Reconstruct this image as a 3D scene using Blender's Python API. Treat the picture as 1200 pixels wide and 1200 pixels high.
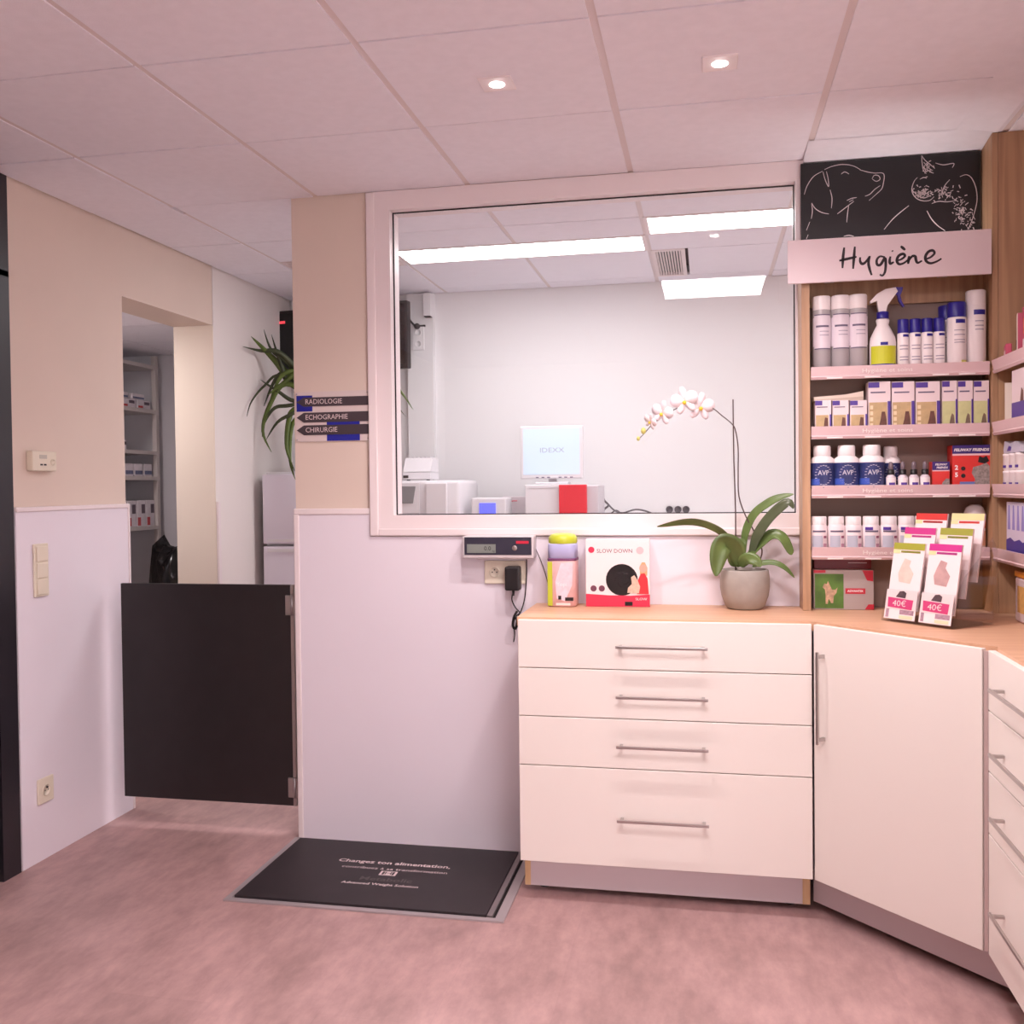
import bpy, bmesh, math, random
from mathutils import Vector, Matrix, Quaternion
random.seed(7)
for o in list(bpy.data.objects): bpy.data.objects.remove(o)
SC = bpy.context.scene
COL = SC.collection
PI = math.pi

# ------------------------------------------------------------------ camera
F, PX, PY = 1155.1713, 590.0968, 593.1423
YAW, PITCH, ROLL = 0.2031142, -0.0204449, 0.0114619
CAM = Vector((0.0961, -3.5764, 1.3625))
def cam_axes():
    c, s = math.cos, math.sin
    f = Vector((-s(YAW)*c(PITCH), c(YAW)*c(PITCH), s(PITCH)))
    r = Vector((c(YAW), s(YAW), 0)); d = f.cross(r)
    return c(ROLL)*r + s(ROLL)*d, -s(ROLL)*r + c(ROLL)*d, f
AR, AD, AF = cam_axes()
cd = bpy.data.cameras.new('camera'); cam = bpy.data.objects.new('camera', cd); COL.objects.link(cam)
cd.sensor_fit = 'HORIZONTAL'; cd.sensor_width = 36.0; cd.lens = F/1200*36
cd.shift_x = (600-PX)/1200; cd.shift_y = (PY-600)/1200
cd.clip_start = 0.05; cd.clip_end = 60
cam.matrix_world = Matrix(((AR.x, -AD.x, -AF.x, CAM.x), (AR.y, -AD.y, -AF.y, CAM.y), (AR.z, -AD.z, -AF.z, CAM.z), (0, 0, 0, 1)))
SC.camera = cam
def at(u, v, x=None, y=None, z=None):
    """the point where the line of sight through photo pixel (u, v) meets a plane of the room"""
    d = AR*((u-PX)/F) + AD*((v-PY)/F) + AF
    if x is not None: t = (x-CAM.x)/d.x
    elif y is not None: t = (y-CAM.y)/d.y
    else: t = (z-CAM.z)/d.z
    return CAM + d*t

# ------------------------------------------------------------------ world and exposure
w = bpy.data.worlds.new('world'); SC.world = w; w.use_nodes = True
w.node_tree.nodes['Background'].inputs[0].default_value = (1.0, 0.92, 0.96, 1)
w.node_tree.nodes['Background'].inputs[1].default_value = 2.9      # fill daylight, let in by the added window behind the viewer
vs = SC.view_settings
vs.view_transform = 'Standard'; vs.look = 'None'; vs.gamma = 1.0; vs.use_curve_mapping = False
vs.exposure = 1.02
LAB_PANEL = 8.3        # emission of the lab's LED panels
SHOP_PANEL = 15.5        # emission of the shop's LED panels
STRIP = 15.0             # added strip behind the sign, for the ceiling glow
STORE_W = 34.0           # lamp added to brighten the storage room
SPOT_W = 23.0           # each downlight
PINK = (1.0, 0.90, 0.93)
PINK_SPOT = (1.0, 0.88, 0.88)
LABWHITE = (1.0, 0.98, 1.0)

# ------------------------------------------------------------------ helpers
def lin(c):
    return c/12.92 if c <= 0.04045 else ((c+0.055)/1.055)**2.4
def rgb(*a):
    if len(a) == 1 and isinstance(a[0], str):
        h = a[0].lstrip('#'); a = [int(h[i:i+2], 16) for i in (0, 2, 4)]
    return tuple(lin(v/255) for v in a) + (1,)
MATS = {}
def mat(name, col, rough=0.5, metal=0.0, spec=None, bump=0.0, bscale=60, vary=0.0, vscale=8, emit=None, estr=0, alpha=None, coat=0, trans=0, ior=None, sss=0):
    if name in MATS: return MATS[name]
    m = bpy.data.materials.new(name); m.use_nodes = True
    nt = m.node_tree; b = nt.nodes['Principled BSDF']
    c = rgb(*col) if isinstance(col, tuple) else rgb(col)
    b.inputs['Base Color'].default_value = c
    b.inputs['Roughness'].default_value = rough; b.inputs['Metallic'].default_value = metal
    if spec is not None: b.inputs['Specular IOR Level'].default_value = spec
    if coat: b.inputs['Coat Weight'].default_value = coat
    if trans: b.inputs['Transmission Weight'].default_value = trans
    if ior: b.inputs['IOR'].default_value = ior
    if sss: b.inputs['Subsurface Weight'].default_value = sss; b.inputs['Subsurface Radius'].default_value = (.01, .008, .006)
    if emit is not None:
        b.inputs['Emission Color'].default_value = tuple(emit)+(1,); b.inputs['Emission Strength'].default_value = estr
    tc = None
    if vary or bump:
        tc = nt.nodes.new('ShaderNodeTexCoord')
    if vary:
        n = nt.nodes.new('ShaderNodeTexNoise'); n.inputs['Scale'].default_value = vscale; n.inputs['Detail'].default_value = 5
        nt.links.new(tc.outputs['Object'], n.inputs['Vector'])
        r = nt.nodes.new('ShaderNodeValToRGB')
        r.color_ramp.elements[0].position = .3; r.color_ramp.elements[1].position = .7
        r.color_ramp.elements[0].color = tuple(v*(1-vary) for v in c[:3])+(1,)
        r.color_ramp.elements[1].color = tuple(min(1, v*(1+vary)) for v in c[:3])+(1,)
        nt.links.new(n.outputs['Fac'], r.inputs['Fac']); nt.links.new(r.outputs['Color'], b.inputs['Base Color'])
    if bump:
        n = nt.nodes.new('ShaderNodeTexNoise'); n.inputs['Scale'].default_value = bscale; n.inputs['Detail'].default_value = 4
        nt.links.new(tc.outputs['Object'], n.inputs['Vector'])
        bp = nt.nodes.new('ShaderNodeBump'); bp.inputs['Strength'].default_value = bump; bp.inputs['Distance'].default_value = .002
        nt.links.new(n.outputs['Fac'], bp.inputs['Height']); nt.links.new(bp.outputs['Normal'], b.inputs['Normal'])
    MATS[name] = m
    return m
def wood(name, ca, cb, axis='z', scale=1.0, rough=.45):
    if name in MATS: return MATS[name]
    m = bpy.data.materials.new(name); m.use_nodes = True
    nt = m.node_tree; b = nt.nodes['Principled BSDF']; b.inputs['Roughness'].default_value = rough
    tc = nt.nodes.new('ShaderNodeTexCoord'); mp = nt.nodes.new('ShaderNodeMapping')
    s = {'x': (2, 40, 40), 'y': (40, 2, 40), 'z': (40, 40, 2)}[axis]
    mp.inputs['Scale'].default_value = tuple(v*scale for v in s)
    n = nt.nodes.new('ShaderNodeTexNoise'); n.inputs['Scale'].default_value = 1.0; n.inputs['Detail'].default_value = 6; n.inputs['Distortion'].default_value = .6
    r = nt.nodes.new('ShaderNodeValToRGB')
    r.color_ramp.elements[0].position = .3; r.color_ramp.elements[1].position = .72
    r.color_ramp.elements[0].color = rgb(*ca); r.color_ramp.elements[1].color = rgb(*cb)
    nt.links.new(tc.outputs['Object'], mp.inputs['Vector']); nt.links.new(mp.outputs['Vector'], n.inputs['Vector'])
    nt.links.new(n.outputs['Fac'], r.inputs['Fac']); nt.links.new(r.outputs['Color'], b.inputs['Base Color'])
    MATS[name] = m
    return m
def emission(name, col, strength):
    if name in MATS: return MATS[name]
    m = bpy.data.materials.new(name); m.use_nodes = True; nt = m.node_tree
    for n in list(nt.nodes): nt.nodes.remove(n)
    o = nt.nodes.new('ShaderNodeOutputMaterial'); e = nt.nodes.new('ShaderNodeEmission')
    e.inputs[0].default_value = tuple(col)+(1,); e.inputs[1].default_value = strength
    nt.links.new(e.outputs[0], o.inputs[0]); MATS[name] = m
    return m
def clear(name, tint=(1, 1, 1), rough=0.0, boost=1.0):
    """thin clear sheet: lets light straight through, reflects by Fresnel on both faces"""
    if name in MATS: return MATS[name]
    m = bpy.data.materials.new(name); m.use_nodes = True; nt = m.node_tree
    for n in list(nt.nodes): nt.nodes.remove(n)
    N = nt.nodes.new
    o = N('ShaderNodeOutputMaterial'); t = N('ShaderNodeBsdfTransparent'); g = N('ShaderNodeBsdfGlossy'); mx = N('ShaderNodeMixShader')
    fr = N('ShaderNodeFresnel'); ge = N('ShaderNodeNewGeometry'); mr = N('ShaderNodeMapRange')
    t.inputs[0].default_value = tint+(1,); g.inputs['Roughness'].default_value = rough
    mr.inputs['To Min'].default_value = 1.5*boost; mr.inputs['To Max'].default_value = 1/(1.5*boost)
    nt.links.new(ge.outputs['Backfacing'], mr.inputs['Value']); nt.links.new(mr.outputs['Result'], fr.inputs['IOR'])
    nt.links.new(fr.outputs[0], mx.inputs[0]); nt.links.new(t.outputs[0], mx.inputs[1]); nt.links.new(g.outputs[0], mx.inputs[2])
    nt.links.new(mx.outputs[0], o.inputs[0]); MATS[name] = m
    return m

def catmull(pts, n=6):
    pts = [Vector(p) for p in pts]
    if len(pts) < 3: return pts
    out = []
    for i in range(len(pts)-1):
        p0 = pts[max(i-1, 0)]; p1 = pts[i]; p2 = pts[i+1]; p3 = pts[min(i+2, len(pts)-1)]
        for k in range(n):
            t = k/n
            out.append(.5*((2*p1)+(p2-p0)*t+(2*p0-5*p1+4*p2-p3)*t*t+(3*p1-p0-3*p2+p3)*t**3))
    out.append(pts[-1])
    return out

class MB:
    """collects shapes of ONE part"""
    def __init__(self): self.v = []; self.f = []; self.s = []
    def add(self, v, f, smooth=False):
        k = len(self.v); self.v += [tuple(p) for p in v]; self.f += [tuple(i+k for i in q) for q in f]; self.s += [smooth]*len(f)
        return self
    def box(self, x0, x1, y0, y1, z0, z1, M=None):
        v = [(x, y, z) for x in (x0, x1) for y in (y0, y1) for z in (z0, z1)]
        if M is not None: v = [M @ Vector(p) for p in v]
        return self.add(v, [(0, 1, 3, 2), (4, 6, 7, 5), (0, 4, 5, 1), (2, 3, 7, 6), (0, 2, 6, 4), (1, 5, 7, 3)])
    def rbox(self, x0, x1, y0, y1, z0, z1, r=.004, seg=2):
        bm = bmesh.new()
        vs_ = [bm.verts.new((x, y, z)) for x in (x0, x1) for y in (y0, y1) for z in (z0, z1)]
        for q in [(0, 1, 3, 2), (4, 6, 7, 5), (0, 4, 5, 1), (2, 3, 7, 6), (0, 2, 6, 4), (1, 5, 7, 3)]: bm.faces.new([vs_[i] for i in q])
        bmesh.ops.bevel(bm, geom=bm.edges[:], offset=r, segments=seg, affect='EDGES', profile=.5)
        return self.bm(bm, seg > 2)
    def bm(self, bm, smooth=False):
        bm.verts.index_update()
        self.add([p.co[:] for p in bm.verts], [[p.index for p in q.verts] for q in bm.faces], smooth); bm.free(); return self
    def prism(self, poly, a0, a1, axis='z'):
        n = len(poly)
        def P(p, a): return {'z': (p[0], p[1], a), 'y': (p[0], a, p[1]), 'x': (a, p[0], p[1])}[axis]
        v = [P(p, a0) for p in poly]+[P(p, a1) for p in poly]
        f = [(i, (i+1) % n, n+(i+1) % n, n+i) for i in range(n)]+[tuple(range(n))[::-1], tuple(range(n, 2*n))]
        return self.add(v, f)
    def lathe(self, prof, seg=20, cx=0, cy=0, sy=1.0, smooth=True, a0=0, a1=2*PI):
        full = abs(a1-a0-2*PI) < 1e-6; m = seg if full else seg+1
        v = []
        for r, z in prof:
            for k in range(m):
                a = a0+(a1-a0)*k/seg; v.append((cx+r*math.cos(a), cy+sy*r*math.sin(a), z))
        f = []
        for j in range(len(prof)-1):
            for k in range(seg):
                k2 = (k+1) % m
                f.append((j*m+k, j*m+k2, (j+1)*m+k2, (j+1)*m+k))
        self.add(v, f, smooth)
        if full:
            if prof[0][0] > 1e-5: self.add(v[:m], [tuple(range(m))[::-1]])
            if prof[-1][0] > 1e-5: self.add(v[-m:], [tuple(range(m))])
        return self
    def flat(self):
        self.s = [False]*len(self.s); return self
    def cyl(self, r, z0, z1, seg=20, cx=0, cy=0, bev=0):
        p = [(r, z0), (r, z1)] if not bev else [(r-bev, z0), (r, z0+bev), (r, z1-bev), (r-bev, z1)]
        return self.lathe(p, seg, cx, cy)
    def tube(self, pts, r, seg=8, smooth=4, r1=None, flat=1.0):
        P = catmull(pts, smooth) if smooth > 1 else [Vector(p) for p in pts]
        n = len(P); v = []
        up = Vector((0, 0, 1)); prev = None
        for i, p in enumerate(P):
            t = (P[min(i+1, n-1)]-P[max(i-1, 0)]).normalized()
            if prev is None:
                a = up.cross(t)
                if a.length < .05: a = Vector((1, 0, 0)).cross(t)
                a.normalize()
            else:
                a = (prev-t*prev.dot(t)).normalized()
            prev = a; b = t.cross(a)
            rr = r if r1 is None else r+(r1-r)*i/(n-1)
            for k in range(seg):
                q = 2*PI*k/seg; v.append(p+a*(math.cos(q)*rr)+b*(math.sin(q)*rr*flat))
        f = [(i*seg+k, i*seg+(k+1) % seg, (i+1)*seg+(k+1) % seg, (i+1)*seg+k) for i in range(n-1) for k in range(seg)]
        f += [tuple(range(seg))[::-1], tuple(range((n-1)*seg, n*seg))]
        return self.add(v, f, True)
    def stroke(self, pts, wd, y, smooth=5, th=.0008, taper=True):
        """flat pen stroke lying on a plane facing -y; pts are (x, z)"""
        P = catmull([(p[0], p[1], 0) for p in pts], smooth)
        n = len(P); L = []; R_ = []
        for i, p in enumerate(P):
            t = (P[min(i+1, n-1)]-P[max(i-1, 0)])
            t = t.normalized() if t.length > 1e-9 else Vector((1, 0, 0))
            nn = Vector((-t.y, t.x, 0)); ww = wd*(.5 if not taper else .5*(.55+.45*math.sin(PI*min(max(i/(n-1), .06), .94))))
            L.append(p+nn*ww); R_.append(p-nn*ww)
        v = [(p.x, y, p.y) for p in L]+[(p.x, y, p.y) for p in R_]+[(p.x, y+th, p.y) for p in L]+[(p.x, y+th, p.y) for p in R_]
        f = []
        for i in range(n-1):
            f += [(i, i+1, n+i+1, n+i), (2*n+i+1, 2*n+i, 3*n+i, 3*n+i+1), (i+1, i, 2*n+i, 2*n+i+1), (n+i, n+i+1, 3*n+i+1, 3*n+i)]
        f += [(0, n, 3*n, 2*n), (n-1, 3*n-1, 4*n-1, 2*n-1)]
        return self.add(v, f)
    def text(self, s, size, x=0, z=0, y=0, align='CENTER', plane='xz', th=.0006, sx=1.0, shear=0, M=None, bold=.0):
        cu = bpy.data.curves.new('t', 'FONT'); cu.body = s; cu.size = size; cu.align_x = align; cu.align_y = 'CENTER'; cu.shear = shear
        cu.resolution_u = 2; cu.offset = bold*size
        ob = bpy.data.objects.new('t', cu); COL.objects.link(ob)
        dg = bpy.context.evaluated_depsgraph_get(); dg.update()
        me = bpy.data.meshes.new_from_object(ob.evaluated_get(dg))
        vv = [q.co for q in me.vertices]
        if plane == 'xz': out = [Vector((x+q.x*sx, y, z+q.y)) for q in vv]
        else: out = [Vector((x+q.x*sx, z+q.y, y)) for q in vv]
        if M is not None: out = [M @ q for q in out]
        self.add(out, [tuple(pp.vertices) for pp in me.polygons])
        bpy.data.objects.remove(ob); bpy.data.curves.remove(cu); bpy.data.meshes.remove(me)
        return self
    def build(self, name, m, parent=None, loc=None, rot=0):
        me = bpy.data.meshes.new(name); me.from_pydata(self.v, [], self.f)
        for p, s in zip(me.polygons, self.s): p.use_smooth = s
        me.materials.append(m); me.update()
        bm = bmesh.new(); bm.from_mesh(me); bmesh.ops.recalc_face_normals(bm, faces=bm.faces[:]) ; bm.to_mesh(me); bm.free()
        o = bpy.data.objects.new(name, me); COL.objects.link(o)
        if parent: o.parent = parent
        if loc is not None: o.location = loc; o.rotation_euler = (0, 0, rot)
        return o
def tag(o, label=None, cat=None, group=None, kind=None):
    if label: o['label'] = label
    if cat: o['category'] = cat
    if group: o['group'] = group
    if kind: o['kind'] = kind
    return o
def thing(name, label, cat, loc=(0, 0, 0), rot=0, group=None):
    o = bpy.data.objects.new(name, None); COL.objects.link(o); o.empty_display_size = .05
    o.location = loc; o.rotation_euler = (0, 0, rot)
    return tag(o, label, cat, group)
def struct(o): o['kind'] = 'structure'; return o
def dup(root, loc, rot=None, label=None, group=None, scale=None):
    r = root.copy(); COL.objects.link(r); r.location = loc
    if rot is not None: r.rotation_euler = (0, 0, rot)
    if scale: r.scale = scale
    tag(r, label, None, group)
    for ch in list(root.children):
        c = ch.copy(); COL.objects.link(c); c.parent = r
        for g in ch.children:
            d = g.copy(); COL.objects.link(d); d.parent = c
    return r
def B(*a): return MB().box(*a)

# ------------------------------------------------------------------ measures of the room
HC = 2.477
XL = -2.325
GX = [-1.961+.6*i for i in range(-1, 7)]      # ceiling rails, x
GY0 = -0.007
XR = 1.20                                     # right wall beside the shelves
XR2 = 3.4; YRET = -1.80                       # room widened out of view to hold the added window
YB = 1.94                                     # back wall of the laboratory
YF = -5.4                                     # wall behind the camera

# ------------------------------------------------------------------ materials of the setting
M_beige = mat('beige_paint', (226, 208, 194), .7, bump=.08, bscale=220, vary=.02, vscale=3)
M_whitewall = mat('white_paint', (238, 230, 226), .65, bump=.06, bscale=220)
M_labwall = mat('lab_paint', (230, 228, 229), .7)
M_panel = mat('white_wall_cladding', (236, 228, 236), .35, vary=.012, vscale=2)
M_frame = mat('painted_window_frame', (238, 226, 226), .4)
M_tile = mat('ceiling_tile', (244, 242, 250), .85, bump=.25, bscale=400, vary=.02, vscale=30)
M_rail = mat('ceiling_rail', (230, 220, 220), .6)
M_slab = mat('plenum', (120, 110, 108), .9)
M_black = mat('black_laminate', (34, 28, 30), .42, bump=.1, bscale=120, vary=.12, vscale=14)
M_blackdoor = mat('black_door_paint', (38, 34, 40), .38, bump=.1, bscale=90, vary=.1, vscale=6)
M_alu = mat('brushed_aluminium', (176, 170, 170), .35, metal=.9)
M_steel = mat('handle_steel', (190, 184, 182), .3, metal=1.0)
M_front = mat('white_cabinet_front', (246, 238, 230), .38)
M_plinth = mat('plinth_grey', (214, 200, 204), .4)
M_edgewood = wood('edge_wood', (214, 176, 132), (232, 200, 156), 'z')
M_shelfwood = wood('shelf_wood', (166, 128, 98), (200, 160, 124), 'z')
M_shelfback = mat('shelf_back', (150, 128, 118), .6, vary=.05, vscale=5)
M_worktop = wood('worktop_beech', (212, 164, 131), (226, 182, 149), 'x')
M_lip = mat('price_rail', (226, 196, 198), .28, vary=.02)
M_glass = clear('window_glass')
M_darkgap = mat('dark_gasket', (26, 20, 22), .6)

def floor_material():
    m = bpy.data.materials.new('vinyl_floor'); m.use_nodes = True; nt = m.node_tree; b = nt.nodes['Principled BSDF']; N = nt.nodes.new
    tc = N('ShaderNodeTexCoord')
    L = nt.links.new
    def layer(sc, detail, rough, p0, p1, c0, c1):
        mp = N('ShaderNodeMapping'); mp.inputs['Scale'].default_value = sc
        n = N('ShaderNodeTexNoise'); n.inputs['Scale'].default_value = 1.0; n.inputs['Detail'].default_value = detail; n.inputs['Roughness'].default_value = rough
        r = N('ShaderNodeValToRGB'); r.color_ramp.elements[0].position = p0; r.color_ramp.elements[1].position = p1
        r.color_ramp.elements[0].color = c0; r.color_ramp.elements[1].color = c1
        L(tc.outputs['Object'], mp.inputs['Vector']); L(mp.outputs['Vector'], n.inputs['Vector']); L(n.outputs['Fac'], r.inputs['Fac'])
        return r.outputs['Color']
    def mul(a, b_):
        mx = N('ShaderNodeMix'); mx.data_type = 'RGBA'; mx.blend_type = 'MULTIPLY'; mx.inputs[0].default_value = 1
        L(a, mx.inputs[6]); L(b_, mx.inputs[7]); return mx.outputs[2]
    base = layer((4.5, 2.6, 1), 8, .66, .30, .68, rgb(164, 132, 129), rgb(206, 168, 165))
    fine = layer((26, 9, 1), 6, .6, .32, .62, (.86, .85, .85, 1), (1.03, 1.03, 1.03, 1))
    # plank-sized patches of slightly different tone
    mp = N('ShaderNodeMapping'); mp.inputs['Rotation'].default_value = (0, 0, PI/2)
    br = N('ShaderNodeTexBrick'); br.inputs['Scale'].default_value = 1.0; br.inputs['Brick Width'].default_value = 1.2; br.inputs['Row Height'].default_value = .3; br.inputs['Mortar Size'].default_value = .0012
    br.inputs['Color1'].default_value = (.955, .95, .95, 1); br.inputs['Color2'].default_value = (1.04, 1.03, 1.03, 1); br.inputs['Mortar'].default_value = (.95, .945, .945, 1)
    L(tc.outputs['Object'], mp.inputs['Vector']); L(mp.outputs['Vector'], br.inputs['Vector'])
    L(mul(mul(base, fine), br.outputs['Color']), b.inputs['Base Color'])
    b.inputs['Roughness'].default_value = .5
    return m
M_floor = floor_material()

# ------------------------------------------------------------------ the setting
struct(B(-3.9, XR2+.1, YF-.1, YB+.1, -.08, 0).build('floor', M_floor))

# left wall: shop part, lintel over the opening, far part
OY0, OY1, OZ = .208, .992, 2.186
wl = struct(B(XL-.215, XL, YF, -1.45, 0, 2.56).box(XL-.215, XL, -.5, OY0, 0, 2.56).box(XL-.215, XL, OY0, OY1, OZ, 2.56).build('wall_left', M_beige))
B(XL, XL+.012, -.492, OY0, .001, 1.292).build('wall_cladding', M_panel, wl)
MB().rbox(XL, XL+.018, -.492, OY0+.004, 1.288, 1.306, .004).build('cladding_trim', M_frame, wl)
MB().rbox(XL-.02, XL+.017, OY0-.006, OY0+.006, .001, 1.30, .003).build('corner_trim', M_frame, wl)
B(XL-.215, XL, OY1, OY1+.006, 0.001, OZ-.001).build('jamb_lining', mat('cream_paint', (236, 223, 208), .6), wl)
wc = struct(B(XL-.215, XL, OY1+.006, YB, 0, 2.56).build('wall_corridor', M_whitewall))
MB().rbox(XL, XL+.014, OY1+.004, OY1+.03, .001, 1.30, .003).build('corner_trim', M_frame, wc)

# black door in the left wall
d1 = struct(B(XL-.21, XL-.02, -1.45, -.5, 2.14, 2.477).build('door_1', M_blackdoor))
B(XL-.06, XL-.02, -1.36, -.59, .012, 2.12).build('door_leaf', M_blackdoor, d1)
B(XL-.21, XL+.012, -.59, -.5, 0.001, 2.14).build('door_jamb', M_blackdoor, d1)
B(XL-.21, XL+.012, -1.45, -1.36, 0.001, 2.14).build('door_jamb', M_blackdoor, d1)
B(XL-.02, XL+.012, -1.45, -.5, 2.12, 2.477).build('door_head', M_blackdoor, d1)
MB().tube([(XL-.02, -1.28, 1.05), (XL+.03, -1.28, 1.05), (XL+.035, -1.2, 1.05), (XL+.035, -1.16, 1.05)], .009, 8, 2).build('door_handle', M_steel, d1)

# wall with the big interior window
WX0, WX1, WZ0, WZ1 = -1.064, .404, 1.256, 2.404
XP, XF = -1.4613, -1.1546
wb = struct(B(XP, XF+.02, 0, .10, 0, HC+.08).box(XF+.02, XR, 0, .10, 0, WZ0-.02).box(WX1+.02, XR, 0, .10, WZ0-.02, HC+.08)
            .box(XF+.02, WX1+.02, 0, .10, WZ1+.02, HC+.08).build('wall_back', M_beige))
B(XP+.012, XR-.01, -.010, 0, .004, 1.176).box(XP+.012, XF-.001, -.010, 0, 1.176, 1.262).build('wall_cladding', M_panel, wb)
MB().rbox(XP-.004, XF-.002, -.015, 0, 1.260, 1.284, .004).build('cladding_trim', M_frame, wb)
MB().rbox(XP-.006, XP+.016, -.014, .012, .004, 1.262, .004).build('corner_trim', M_frame, wb)
win = struct(B(XF, WX0, -.012, .10, WZ0, HC-.002).box(WX1, WX1+.09, -.012, .10, WZ0, HC-.002)
             .box(WX0, WX1, -.012, .10, WZ1, HC-.002).box(XF, WX1+.09, -.012, .10, 1.179, WZ0).build('window_1', M_frame))
MB().rbox(XF, XF+.034, -.022, -.012, 1.179, HC-.004, .004).rbox(XF+.034, WX1+.09, -.022, -.012, 1.179, 1.206, .004).build('frame_moulding', M_frame, win)
g = .004
B(WX0, WX0+g, .028, .034, WZ0, WZ1).box(WX1-g, WX1, .028, .034, WZ0, WZ1).box(WX0+g, WX1-g, .028, .034, WZ1-g, WZ1).box(WX0+g, WX1-g, .028, .034, WZ0, WZ0+g).build('gasket', M_darkgap, win)
B(WX0, WX1, .036, .044, WZ0, WZ1).build('pane', M_glass, win)

# right wall, wall behind the camera, laboratory walls
struct(B(XR, XR+.1, YRET+.05, .10, 0, 2.56).build('wall_right', M_beige))
struct(B(XR, XR2+.1, YRET, YRET+.05, 0, 2.56).build('wall_return', M_beige))
struct(B(XR2, XR2+.1, YF, YRET, 0, 2.56).build('wall_entrance', M_whitewall))
VX0, VX1, VZ0, VZ1 = .98, 3.3, .20, 2.34      # added window, unseen behind the viewer, lets fill light in
VM = (VX0+VX1)/2
struct(B(XL-.215, VX0, YF-.1, YF, 0, 2.56).box(VX1, XR2+.1, YF-.1, YF, 0, 2.56).box(VX0, VX1, YF-.1, YF, 0, VZ0).box(VX0, VX1, YF-.1, YF, VZ1, 2.56).build('wall_front', M_whitewall))
w2_ = struct(B(VX0, VX0+.05, YF-.08, YF-.02, VZ0, VZ1).box(VX1-.05, VX1, YF-.08, YF-.02, VZ0, VZ1).box(VX0+.05, VX1-.05, YF-.08, YF-.02, VZ0, VZ0+.05).box(VX0+.05, VX1-.05, YF-.08, YF-.02, VZ1-.05, VZ1)
        .box(VM-.025, VM+.025, YF-.08, YF-.02, VZ0+.05, VZ1-.05).build('added_fill_window', M_frame))
B(VX0+.05, VM-.025, YF-.054, YF-.048, VZ0+.05, VZ1-.05).build('pane', M_glass, w2_)
B(VM+.025, VX1-.05, YF-.054, YF-.048, VZ0+.05, VZ1-.05).build('pane', M_glass, w2_)
struct(B(XL-.215, 2.2, YB, YB+.1, 0, 2.56).build('wall_laboratory', M_labwall))
struct(B(2.1, 2.2, .10, YB, 0, 2.56).build('wall_laboratory_side', M_labwall))
col_ = struct(B(-1.585, -1.432, YB-.05, YB, 0, HC-.005).build('trim_1', M_labwall))

# storage room behind the opening
struct(B(-3.9, XL-.215, 2.0, 2.1, 0, 2.56).build('wall_storage', mat('storage_paint', (206, 202, 208), .7)))
struct(B(-3.66, -3.56, YF, 2.0, 0, 2.56).build('wall_storage_side', MATS['storage_paint']))
sc_ = struct(B(-3.56, XL-.215, -.6, 2.0, 2.215, 2.26).build('ceiling_storage', M_slab))
for ix in range(2):
    for iy in range(5):
        x0 = -3.56+ix*.5; y0 = -.6+iy*.52
        B(x0+.004, x0+.496, y0+.004, y0+.516, 2.196, 2.212).build('ceiling_tile', M_tile, sc_)
struct(B(-3.56, XL-.215, -.7, -.6, 0, 2.56).build('wall_storage_near', MATS['storage_paint']))

# ceiling: slab, rails and single tiles
ceil = struct(B(XL-.215, XR2+.1, YF-.1, YB+.05, 2.56, 2.62).build('ceiling', M_slab))
RAIL = .014
def rail(x0, x1, y0, y1, dz=0): B(x0, x1, y0, y1, HC+.004+dz, HC+.016+dz).build('ceiling_rail', M_rail, ceil)
for x in GX:
    if XL < x < XR: rail(x-RAIL, x+RAIL, YF, -.002)
    elif XR < x < XR2: rail(x-RAIL, x+RAIL, YF, YRET)
    if XL < x < 2.1: rail(x-RAIL, x+RAIL, .102, YB)
for k in range(-8, 4):
    y = GY0+.6*k
    if y > YF and y < -.1: rail(XL, XR2 if y < YRET else XR, y-RAIL*.6, y+RAIL*.6, .006)
    if y > .1: rail(XL, 2.1, y-RAIL*.6, y+RAIL*.6, .006)
rail(XL, XP, -.012, .004)
XS = [XL]+[x for x in GX if x > XL+.02]+[2.239, 2.839, XR2]
XS = sorted(set(round(x, 4) for x in XS))
def tile(x0, x1, y0, y1, dz=0):
    gx, gy = .0105, .0042
    m = MB().box(x0+gx, x1-gx, y0+gy, y1-gy, HC+dz, HC+dz+.018)
    m.build('ceiling_tile', M_tile, ceil)
PAN1 = (-1.361, -.161, .893, 1.193)      # lab panels (x0, x1, y0, y1)
PAN2 = (-.161, 1.039, .593, .893)
SHOP = [(-.161, .439, -2.407, -1.807)]
VENT1 = (-.156, .004, 1.199, 1.787)
VENT2 = (-1.955, -1.367, .99, 1.19)
for k in range(-9, 4):
    y0 = max(GY0+.6*k, YF); y1 = min(GY0+.6*(k+1), YB)
    if y1-y0 < .05: continue
    for i in range(len(XS)-1):
        x0, x1 = XS[i], XS[i+1]
        lim = 2.1 if k >= 0 else (XR if k > -4 else XR2)
        if x0 >= lim-.01: continue
        x1 = min(x1, lim)
        if x1-x0 < .03: continue
        cx, cy = (x0+x1)/2, (y0+y1)/2
        if any(a < cx < b and c < cy < d for a, b, c, d in SHOP): continue
        if k == -1 and y1 > -.01: y1 = -.003
        if k == 0:
            if cx > XP: y0 = .102
            else: y0 = GY0
        if k == 1:
            if -1.361 < cx < -.161: tile(x0, x1, y0, .893); continue
            if -.161 < cx < 1.039: tile(x0, x1, .893, y1); continue
            if -1.961 < cx < -1.361: tile(x0, x1, y0, .985); continue
        if k == 2 and -.161 < cx < .439: tile(.008, x1, y0, y1); continue
        tile(x0, x1, y0, y1, random.choice([0, 0, .0008, -.0006]))
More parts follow.
